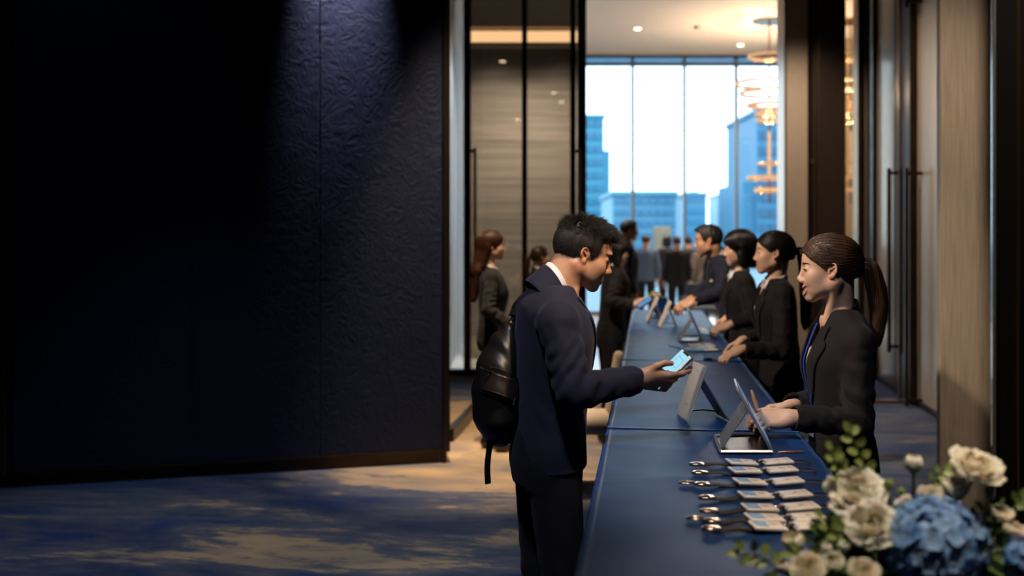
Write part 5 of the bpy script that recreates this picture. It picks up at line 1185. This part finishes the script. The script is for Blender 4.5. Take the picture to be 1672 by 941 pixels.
# ------------------------------------------------------------------ backpack
M_pack = mat('black pack leather', (.010, .008, .008), .42, spec=.5, bump=.2, bscale=260); M_packb = mat('brown black pocket leather', (.020, .013, .010), .36, spec=.5); M_gold = mat('pale gold hardware', (.75, .6, .4), .25, 1.0)
def backpack():
    o = px(815, 640, 3.38); R = np.array(Matrix.Rotation(math.radians(13), 3, 'Z')); r = empty('backpack', o, math.radians(13)); tag(r, 'black leather backpack hanging behind the man, one strap dangling', 'backpack')
    K = .00196                                # metres per frame pixel at the pack
    P = lambda x, y, dy=0.0: np.array([(x - 815) * K, dy, -(y - 640) * K])
    Bk = Field(); pts = [(830, 536, .022), (822, 565, .045), (812, 600, .062), (808, 640, .072), (810, 680, .071), (815, 702, .055)]
    for (x0, y0, r0), (x1, y1, r1) in zip(pts[:-1], pts[1:]): Bk.rc(P(x0, y0), P(x1, y1), r0, r1, k=.03, sq=(1.06, .62, 1))
    Bk.hs(P(852, 640), (1, 0, -.06), .02); Bk.warp(lambda P_: .0016 * np.sin(P_[:, 2] * 70 + 3 * np.sin(P_[:, 0] * 40)) * np.clip((P_[:, 2] + .0) / .1, 0, 1))
    V, Q = Bk.mesh(.004, (-.25, -.25, -.3), (.25, .25, .3)); from_np('pack_body', V, Q, M_pack, r)
    Pk = Field(); Pk.rc(P(803, 612), P(822, 622), .052, .050, k=.02, sq=(1, .62, 1)); Pk.rc(P(808, 645), P(815, 650), .062, .060, k=.02, sq=(1, .62, 1)); 
    Sk = Field(); Sk.p = list(Bk.p); Sk.warp(lambda P_: np.full(len(P_), -.007)); Q1 = Field(); Q1.p = list(Sk.p)
    # flat front pocket raised from the side that faces out
    Q1.add(lambda P_: np.maximum.reduce([P_[:, 2] - (.085 - .30 * (P_[:, 0] + .03)) , -(P_[:, 2] - (-.0 - .18 * P_[:, 0])), -(P_[:, 0] + .072), P_[:, 0] - .055, P_[:, 1] + .03]) * -1.0 * -1.0, None, 0, .0, 'x') if False else None
    def region(P_): return np.maximum.reduce([P_[:, 2] - (.075 - .35 * (P_[:, 0] + .03)), (-.005 - .22 * P_[:, 0]) - P_[:, 2], -.078 - P_[:, 0], P_[:, 0] - .052, P_[:, 1] + .035])
    class Rg: pass
    g = Rg(); g.ev = lambda P_, C=None, R_=None: -region(P_); Q1.add(g, None, 0, .006, 's'); V, Q = Q1.mesh(.004, (-.25, -.25, -.3), (.25, .05, .3)); from_np('pocket', V, Q, M_packb, r)
    def surf(pts2, off=.010):
        pts_ = np.array([P(x, y, -.30) for x, y in pts2]); pts_ = smooth_path(pts_, 30)
        for _ in range(30): pts_[:, 1] += np.clip(Bk.ev(pts_) - off, -.02, .05) * .8
        return pts_
    for pp in ([(782, 596), (800, 594), (820, 603), (834, 614)], [(777, 628), (796, 632), (815, 640), (832, 650)]):
        bm = bmesh.new(); add_tube(bm, surf(pp, .009), .0024, 6); from_bm('zipper', bm, M_pack, r, True)
    for (x, y, x2, y2) in ((786, 604, 782, 612), (788, 598, 790, 590), (826, 640, 822, 652)):
        bm = bmesh.new(); add_tube(bm, surf([(x, y), ((x + x2) / 2, (y + y2) / 2), (x2, y2)], .013), .003, 6); from_bm('zipper_pull', bm, M_gold, r, True)
    bm = bmesh.new(); add_tube(bm, smooth_path([P(799, 700, -.02), P(795, 730, -.03), P(792, 760, -.03), P(793, 788, -.03)], 24), .0105, 6, flat=.2, up=(.2, -1, 0)); from_bm('dangling_strap', bm, M_pack, r, 50)
    bm = bmesh.new(); a = np.linspace(0, 2 * PI, 25)[:-1]; c = P(834, 523, -.02); ring_ = np.stack([c[0] + np.cos(a) * .008 + np.sin(a) * .007, np.full(24, c[1]), c[2] + np.sin(a) * .017], 1); add_tube(bm, ring_, .0026, 6, closed=True); from_bm('strap_ring', bm, M_gold, r, True)
    # carrying strap from the ring over the jacket's shoulder, and its webbing down to the pack
    bm = bmesh.new(); add_tube(bm, smooth_path([P(832, 532, -.02), P(826, 545, -.02), P(820, 560, -.02)], 12), .012, 6, flat=.25, up=(.3, -1, 0)); from_bm('strap_base', bm, M_pack, r, 50)
    J0, S, loc = man['J0'], man['S'], man['loc']
    W = [px(835, 515, 3.36), px(842, 500, 3.38), px(850, 482, 3.42), px(862, 466, 3.46), px(880, 452, 3.50)]
    pts_ = smooth_path([loc(w) for w in W] + [np.array([.03, .11, 1.45]), np.array([.10, .12, 1.36]), np.array([.13, .125, 1.20])], 40)
    for _ in range(10):
        d = J0.ev(pts_) - .004; gr = J0.grad(pts_); k_ = np.where(np.arange(40) < 5, np.clip(-d, 0, 1) * (d < 0) * -1, np.clip(d, -.05, .05)); pts_ = pts_ - k_[:, None] * gr / np.maximum((gr * gr).sum(1), .3)[:, None] * .6
    Wd = pts_ * S @ man['RW'].T + man['pos']; Lc = (Wd - o) @ R
    g_ = J0.grad(pts_); bm = bmesh.new()
    V, Qd = tube_arrays(Lc, .016, 8, flat=.22, up=(-.6, -.2, .7)); add_arrays(bm, V, Qd); from_bm('shoulder_strap', bm, M_pack, r, 50)
backpack()
# ------------------------------------------------------------------ flowers at the near end of the row
def petal_mat(name, c, c2, rough=.55):
    m = mat(name, c, rough, sss=.25, spec=.3); nt = m.node_tree; L = nt.links.new; b = nt.nodes['Principled BSDF']
    a = nd(nt, 'ShaderNodeAttribute'); a.attribute_name = 'tone'; x = nd(nt, 'ShaderNodeMix', data_type='RGBA'); x.inputs[6].default_value = (*c, 1); x.inputs[7].default_value = (*c2, 1)
    L(a.outputs['Fac'], x.inputs[0]); L(x.outputs[2], b.inputs['Base Color']); return m
M_petal = petal_mat('cream white petals', (.80, .76, .68), (.62, .62, .32)); M_petal2 = petal_mat('warm white petals', (.80, .72, .60), (.66, .60, .30))
M_hyd = petal_mat('blue hydrangea petals', (.26, .44, .74), (.06, .18, .46)); M_hydc = mat('hydrangea eye', (.55, .6, .3), .6)
M_stem = mat('green stem', (.10, .17, .035), .5); M_leaf = mat('leaf green', (.075, .13, .03), .45, var=.35, scale=40); M_leafd = mat('deep leaf green', (.03, .06, .015), .45, var=.3, scale=40); M_leafl = mat('light leaf green', (.20, .27, .075), .45, var=.25, scale=60)
M_vase = mat('dark ceramic', (.02, .025, .04), .3)
def petals(R, op, layers, seed, ruff=.0):
    rg = np.random.default_rng(seed); VV, QQ, TT = [], [], []; base = 0; nu, nv = 9, 9
    u = np.linspace(-1, 1, nu)[None, :]; v = np.linspace(0, 1, nv)[:, None]
    for k in range(layers):
        t = (k + .6) / layers; n = 3 + int(round(t * 3))
        for j in range(n):
            th0 = 2 * PI * (j / n) + k * 1.1 + rg.uniform(-.15, .15); L = R * (1.15 + .35 * t) * rg.uniform(.92, 1.08); phi = math.radians(6 + op * 62 * t); bulge = math.radians(68 - 30 * op * t)
            ang = phi + bulge * (.62 - 1.5 * v) * (1 - .35 * op * t) + math.radians(70) * op * t * v ** 5
            dr = np.sin(ang) * L / (nv - 1); dz = np.cos(ang) * L / (nv - 1); r = R * (.10 + .25 * t) + np.cumsum(dr, 0) - dr; z = np.cumsum(dz, 0) - dz
            W = R * (.55 + .42 * t) * (np.sin(PI * np.clip(.12 + .80 * v, 0, 1)) ** .55); W = W * np.sqrt(np.clip(1.02 - np.clip(v - .6, 0, 1) ** 2 * 4.2 * 0 , 0, 1))
            edge = 1 - np.abs(u) ** 2.5 * .22 * v; zz = z * edge + ruff * R * np.sin(u * 7 + th0 * 5) * v ** 2 * .12; rr_ = np.maximum(r + R * .10 * np.abs(u) ** 2 * (op * t) , R * .04)
            th = th0 + u * W / np.maximum(rr_, R * .30); X = np.stack([rr_ * np.cos(th), rr_ * np.sin(th), zz + 0 * u], -1).reshape(-1, 3); VV.append(X)
            TT.append((np.clip(1 - v * 2.4, 0, 1) + 0 * u).ravel() * .9 + (1 - t) * .25)
            i = np.arange(nu * nv).reshape(nv, nu) + base; QQ.append(np.stack([i[:-1, :-1], i[:-1, 1:], i[1:, 1:], i[1:, :-1]], -1).reshape(-1, 4)); base += nu * nv
    V = np.concatenate(VV); V[:, 2] -= V[:, 2].max() * .5; return V, np.concatenate(QQ), np.clip(np.concatenate(TT), 0, 1)
VC = np.array([(1455 - 836) / F * 1.72, 1.72, TABLE_Z])
def stem_from(c, d0, parent, r=.0028, m=None):
    """stem from under a bloom at c (world) down into the vase, in the bloom object's frame"""
    end = VC + np.array([np.clip(c[0] - VC[0], -.03, .03) * .8, np.clip(c[1] - VC[1], -.03, .03) * .8, .035]); mid = (c * .45 + end * .55) + np.array([0, 0, .03 - .0 * c[2]]); p1 = c + np.asarray(d0) * .05
    bm = bmesh.new(); add_tube(bm, smooth_path([np.zeros(3), p1 - c, mid - c, end - c], 20), r, 7); return from_bm('stem', bm, m or M_stem, parent, 50)
def bloom(x, y, d, rpx, op, layers, label, up=(0, 0, 1), m=None, name='white_rose', seed=1, ruff=0., sepal=True, group='white flowers in the bouquet'):
    c = px(x, y, d); R = rpx * d / F * (.88 + .34 * max(0, .5 - op) / .5); r = empty(name, c); tag(r, label, 'flower', group); up = np.array(up, float); up /= np.linalg.norm(up); Fm = quat_frame(np.cross((0, 1, .2), up), up)
    V, Q, tone = petals(R * .74, op, layers, seed, ruff); o = from_np('petals', V @ Fm.T, Q, m or M_petal, r, attrs={'tone': tone}); bot = V[:, 2].min(); md = o.modifiers.new('thickness', 'SOLIDIFY'); md.thickness = .0007
    if sepal:
        bm = bmesh.new(); add_cyl(bm, (0, 0, bot - R * .22), (0, 0, bot + R * .10), .003, R * .36, 12)
        for k in range(5):
            a = k * 2 * PI / 5; p = smooth_path([(0, 0, bot - .002), (math.cos(a) * R * .42, math.sin(a) * R * .42, bot + R * .1), (math.cos(a) * R * .66, math.sin(a) * R * .66, bot + R * .50)], 8); add_tube(bm, p, np.linspace(R * .18, .0008, 8), 6, flat=.2, up=(math.cos(a), math.sin(a), .3))
        for v in bm.verts: v.co = Fm @ np.array(v.co)
        from_bm('sepals', bm, M_leafl, r, 50)
    s = stem_from(c + up * bot, -up, r); s.location = up * bot
    return r
bloom(1597, 762, 1.74, 43, .85, 6, 'large open white rose highest at the right of the bouquet', (.15, -.5, .85), seed=11, ruff=.6, m=M_petal2)
bloom(1492, 757, 1.78, 22, .10, 4, 'single upright white bud on a bare stem against the blue carpet', (0, -.1, 1), seed=12, name='white_bud')
bloom(1558, 797, 1.76, 29, .25, 5, 'round white rosebud just below the large open rose', (-.1, -.3, .95), seed=13)
bloom(1519, 812, 1.72, 26, .45, 5, 'small white rose above the top of the blue hydrangea', (-.1, -.5, .85), seed=14)
bloom(1481, 828, 1.70, 24, .6, 5, 'small white ruffled rose at the upper left edge of the hydrangea', (-.3, -.5, .8), seed=15, ruff=.8)
bloom(1397, 803, 1.74, 46, .95, 6, 'wide open cream lisianthus, uppermost at the left of the bouquet', (-.35, -.55, .7), seed=16, ruff=1., name='lisianthus')
bloom(1423, 856, 1.66, 44, .8, 6, 'big ruffled white lisianthus left of the hydrangea', (-.2, -.7, .6), seed=17, ruff=1., name='lisianthus')
bloom(1296, 886, 1.64, 27, .18, 5, 'plump cream rosebud leaning left over the lowest lanyard', (-.35, -.2, .9), seed=18, m=M_petal2)
bloom(1280, 926, 1.60, 17, .1, 4, 'little white bud at the bottom left corner of the bouquet', (-.5, -.2, .8), seed=19, name='white_bud')
bloom(1319, 929, 1.58, 32, .7, 5, 'cream rose at the bottom edge left of the small bud cluster', (-.2, -.6, .7), seed=20, ruff=.6, m=M_petal2)
bloom(1350, 896, 1.66, 14, .1, 4, 'left small round bud in the cluster under the ruffled lisianthus', (-.2, -.3, .9), seed=21, name='white_bud')
bloom(1378, 893, 1.66, 15, .1, 4, 'right small round bud in the cluster under the ruffled lisianthus', (.1, -.3, .9), seed=22, name='white_bud')
bloom(1361, 918, 1.60, 22, .5, 5, 'half open white rose below the pair of small buds', (-.1, -.6, .8), seed=23, ruff=.4)
bloom(1410, 936, 1.56, 30, .6, 5, 'greenish white rose at the bottom edge beside the hydrangea', (-.1, -.6, .8), seed=24, ruff=.4, m=M_petal2)
bloom(1634, 841, 1.72, 25, .4, 5, 'cream rose at the right, upper of the two beside the dark wall', (.2, -.4, .9), seed=25, m=M_petal2)
bloom(1655, 868, 1.70, 26, .3, 5, 'cream rosebud at the right edge below the other cream rose', (.3, -.4, .9), seed=26, m=M_petal2)
for (x, y, r_, lab) in ((1451, 790, 13, 'green bud beside the open cream lisianthus, larger of two'), (1471, 802, 10, 'green bud nearer the hydrangea, smaller of two'), (1372, 866, 10, 'tiny green bud left of the ruffled lisianthus')):
    bloom(x, y, 1.72, r_, .02, 3, lab, (-.1, 0, 1), seed=30 + r_, m=M_leafl, name='green_bud', group='green buds in the bouquet')
def hydrangea(x, y, d, rpx, label, n, seed):
    c = px(x, y, d); R = rpx * d / F; r = empty('blue_hydrangea', c); tag(r, label, 'flower', 'blue hydrangeas'); rg = np.random.default_rng(seed); VV, QQ, TT, base = [], [], [], 0; bmc = bmesh.new()
    nu, nv = 6, 6; a = np.linspace(-1, 1, nu)[None]; b = np.linspace(0, 1, nv)[:, None]
    for i in range(n):
        z = 1 - 2 * (i + .5) / n; ph = i * 2.39996; nrm = np.array([math.sqrt(1 - z * z) * math.cos(ph), math.sqrt(1 - z * z) * math.sin(ph), z]); nrm = nrm + rg.normal(0, .16, 3); nrm /= np.linalg.norm(nrm)
        cen = nrm * R * rg.uniform(.82, 1.0) * np.array([1, 1, .92]); Fm = quat_frame(np.cross(nrm, rg.normal(0, 1, 3)), nrm); s = .0152 * rg.uniform(.8, 1.2) * (R / .087) ** .4; tone = rg.uniform(0, 1) ** 1.2
        for k in range(4):
            th = k * PI / 2; w = s * .62 * np.sin(PI * np.clip(.10 + .82 * b, 0, 1)) ** .6; X = s * b + 0 * a; Y = w * a; Z = s * (.34 * b ** 1.6 - .30 * b ** 4 + .16 * a ** 2 * b) + rg.normal(0, .0006)
            X, Y = X * math.cos(th) - Y * math.sin(th), X * math.sin(th) + Y * math.cos(th); VV.append(np.stack([X, Y, Z], -1).reshape(-1, 3) @ Fm.T + cen); TT.append(np.full(nu * nv, tone) * .75 + ((1 - b) * .25 + 0 * a).ravel())
            ii = np.arange(nu * nv).reshape(nv, nu) + base; QQ.append(np.stack([ii[:-1, :-1], ii[:-1, 1:], ii[1:, 1:], ii[1:, :-1]], -1).reshape(-1, 4)); base += nu * nv
        bmesh.ops.create_icosphere(bmc, subdivisions=1, radius=s * .13, matrix=Matrix.Translation(cen + nrm * s * .06))
    from_np('florets', np.concatenate(VV), np.concatenate(QQ), M_hyd, r, attrs={'tone': np.concatenate(TT)}); from_bm('floret_eyes', bmc, M_hydc, r, True)
    bm = bmesh.new(); bmesh.ops.create_icosphere(bm, subdivisions=3, radius=R * .80); from_bm('flower_head_core', bm, M_hyd, r, True); stem_from(c, (0, 0, -1), r, .004)
hydrangea(1524, 892, 1.66, 84, 'large blue hydrangea ball at the front of the bouquet', 270, 41)
hydrangea(1676, 912, 1.66, 34, 'small pale blue hydrangea cut off by the right edge of the frame', 70, 42)
def leaf(bm, base, tip, w, nrm, cup=.15, rnd=False):
    base, tip = np.asarray(base, float), np.asarray(tip, float); ax = tip - base; L = np.linalg.norm(ax); ax /= L; n = np.asarray(nrm, float); n -= ax * ax.dot(n); n /= np.linalg.norm(n) + 1e-9; s = np.cross(n, ax); rows = []
    for v in np.linspace(0, 1, 9):
        ww = w * (math.sin(PI * min(1, .04 + .95 * v)) ** (.5 if rnd else .9)); rows.append([base + ax * L * v + s * ww * u + n * (cup * w * u * u * 1.2 - cup * L * .35 * v * v + (.0006)) for u in (-1, -.5, 0, .5, 1)])
    V = np.array(rows).reshape(-1, 3); i = np.arange(45).reshape(9, 5); Q = np.stack([i[:-1, :-1], i[:-1, 1:], i[1:, 1:], i[1:, :-1]], -1).reshape(-1, 4); add_arrays(bm, np.concatenate([V, V - n * .0008]), np.concatenate([Q, (Q + 45)[:, ::-1]]))
def sprig(pts, d, n, lw, label, m, rnd=True, seed=1, name='leafy_sprig', group='green sprigs in the bouquet', ll=1.6):
    P = [px(x, y, d + k * .0) for k, (x, y) in enumerate(pts)]; c = P[0].copy(); r = empty(name, c); tag(r, label, 'foliage', group); rg = np.random.default_rng(seed)
    path = smooth_path(P, 40); end = VC + np.array([0, 0, .035]) + np.clip(P[-1] - VC, -.03, .03) * (1, 1, 0); full = np.concatenate([path, smooth_path([path[-1], (path[-1] + end) / 2 + (0, 0, .015), end], 14)[1:]]) - c
    bm = bmesh.new(); add_tube(bm, full, np.linspace(.0011, .0026, len(full)), 6); from_bm('stem', bm, M_stem, r, 50); bm = bmesh.new()
    for k in range(n):
        i = int(38 * k / max(1, n - 1)); p = path[i] - c; t = path[min(39, i + 1)] - path[max(0, i - 1)]; t /= np.linalg.norm(t); sd = (1 if k % 2 else -1); lat = np.cross(t, (0, 1, 0)); lat /= np.linalg.norm(lat); dirv = lat * sd * .8 - t * .55 + np.array([0, rg.uniform(-.6, .3), .1]); 
        if k == 0: dirv = -t
        dirv /= np.linalg.norm(dirv); L = lw * ll * rg.uniform(.85, 1.2); leaf(bm, p + dirv * .004, p + dirv * (.004 + L), lw * .62, (rg.uniform(-.5, .5), -1, .8), rnd=rnd)
    from_bm('leaves', bm, m, r, True)
sprig([(1389, 709), (1397, 728), (1408, 752), (1416, 778), (1424, 815)], 1.76, 11, .0115, 'tallest round-leaved sprig rising before the staff woman\'s skirt', M_leafl, seed=1)
sprig([(1357, 739), (1364, 757), (1374, 778), (1388, 815)], 1.76, 9, .0115, 'shorter round-leaved sprig left of the tallest sprig', M_leafl, seed=2)
sprig([(1213, 903), (1230, 903), (1252, 915), (1275, 935), (1305, 950)], 1.62, 11, .0125, 'leafy sprig reaching left over the bare tablecloth', M_leafl, rnd=False, seed=3, ll=2.0)
sprig([(1540, 768), (1531, 776), (1522, 788), (1512, 815)], 1.80, 7, .010, 'small sprig between the upright bud and the large open rose', M_leafl, seed=4)
sprig([(1612, 818), (1608, 838), (1606, 870)], 1.72, 5, .012, 'upright long leaves right of the hydrangea', M_leaf, rnd=False, seed=5, ll=2.6)
sprig([(1665, 815), (1655, 830), (1640, 880)], 1.76, 7, .011, 'sprig behind the cream roses at the right edge', M_leaf, seed=6)
sprig([(1345, 850), (1360, 868), (1385, 900)], 1.68, 7, .010, 'thin sprig poking out below the lanyard cords', M_leafl, seed=7)
sprig([(1300, 908), (1330, 912), (1370, 935)], 1.60, 7, .010, 'sprig under the plump cream rosebud', M_leafl, rnd=False, seed=8, ll=2.0)
rg_ = np.random.default_rng(5)
for k in range(26):
    x = 1330 + (k % 13) * 27 + rg_.uniform(-10, 10); y = rg_.uniform(850, 935) + (12 if k < 13 else 0)
    if 1450 < x < 1600 and y < 900: y += 40
    d = rg_.uniform(1.68, 1.80); sprig([(x, y), (x * .7 + 1455 * .3, y + 20), (x * .4 + 1455 * .6, y + 45)], d, 9, .013, 'dark leafy twig filling the lower part of the bouquet', M_leafd if k % 2 else M_leaf, rnd=False, seed=50 + k, name='leafy_twig', group='dark leafy stems in the bouquet', ll=2.6)
r = empty('vase', VC); tag(r, 'low dark vase under the bouquet on the near end of the table', 'vase')
bm = bmesh.new(); prof = [(.0, .004), (.05, .0), (.062, .006), (.070, .03), (.066, .052), (.062, .052), (.058, .03), (.05, .012), (.0, .012)]; n = 32
rows = [[bm.verts.new((r_ * math.cos(a), r_ * math.sin(a), z)) for a in np.linspace(0, 2 * PI, n + 1)[:-1]] if r_ > 0 else [bm.verts.new((0, 0, z))] for r_, z in prof]
for A_, B_ in zip(rows[:-1], rows[1:]):
    for j in range(n):
        q = [A_[j % len(A_)], A_[(j + 1) % len(A_)], B_[(j + 1) % len(B_)], B_[j % len(B_)]]; q = list(dict.fromkeys(q)); bm.faces.new(q)
from_bm('bowl', bm, M_vase, r, 50)

# little bouquet at the far end of the row
VC_far = tpx(1079, 513); sv = VC; VC = VC_far - (0, 0, -.06)
M_blueg = mat('blue reflection glaze', (.01, .06, .28), .08, coat=.5)  # vase is added here; its glossy blue stands in for a reflection
r = empty('vase', VC_far); tag(r, 'vase tinted like a blue reflection at the far end of the row of tables', 'vase')
bm = bmesh.new(); rows = []
for r_, z in [(.0, 0), (.045, 0), (.07, .04), (.075, .08), (.05, .125), (.055, .14), (.045, .135), (.04, .12), (.0, .03)]: rows.append([bm.verts.new((r_ * math.cos(a), r_ * math.sin(a), z)) for a in np.linspace(0, 2 * PI, 25)[:-1]] if r_ > 0 else [bm.verts.new((0, 0, z))])
for A_, B_ in zip(rows[:-1], rows[1:]):
    for j in range(24):
        q = list(dict.fromkeys([A_[j % len(A_)], A_[(j + 1) % len(A_)], B_[(j + 1) % len(B_)], B_[j % len(B_)]])); bm.faces.new(q)
from_bm('vase_body', bm, M_blueg, r, 50); dv = float(VC_far[1])
bloom(1064, 483, dv, 9, .6, 5, 'yellowish rose at the left of the far blue vase', (-.3, -.4, .8), seed=61, m=M_leafl, group='flowers in the far blue vase')
bloom(1071, 482, dv - .05, 9, .6, 5, 'white rose in the middle of the far blue vase', (0, -.5, .8), seed=62, group='flowers in the far blue vase')
bloom(1081, 489, dv, 8, .5, 5, 'yellow green rose at the right of the far blue vase', (.3, -.4, .8), seed=63, m=M_leafl, group='flowers in the far blue vase')
VC = sv
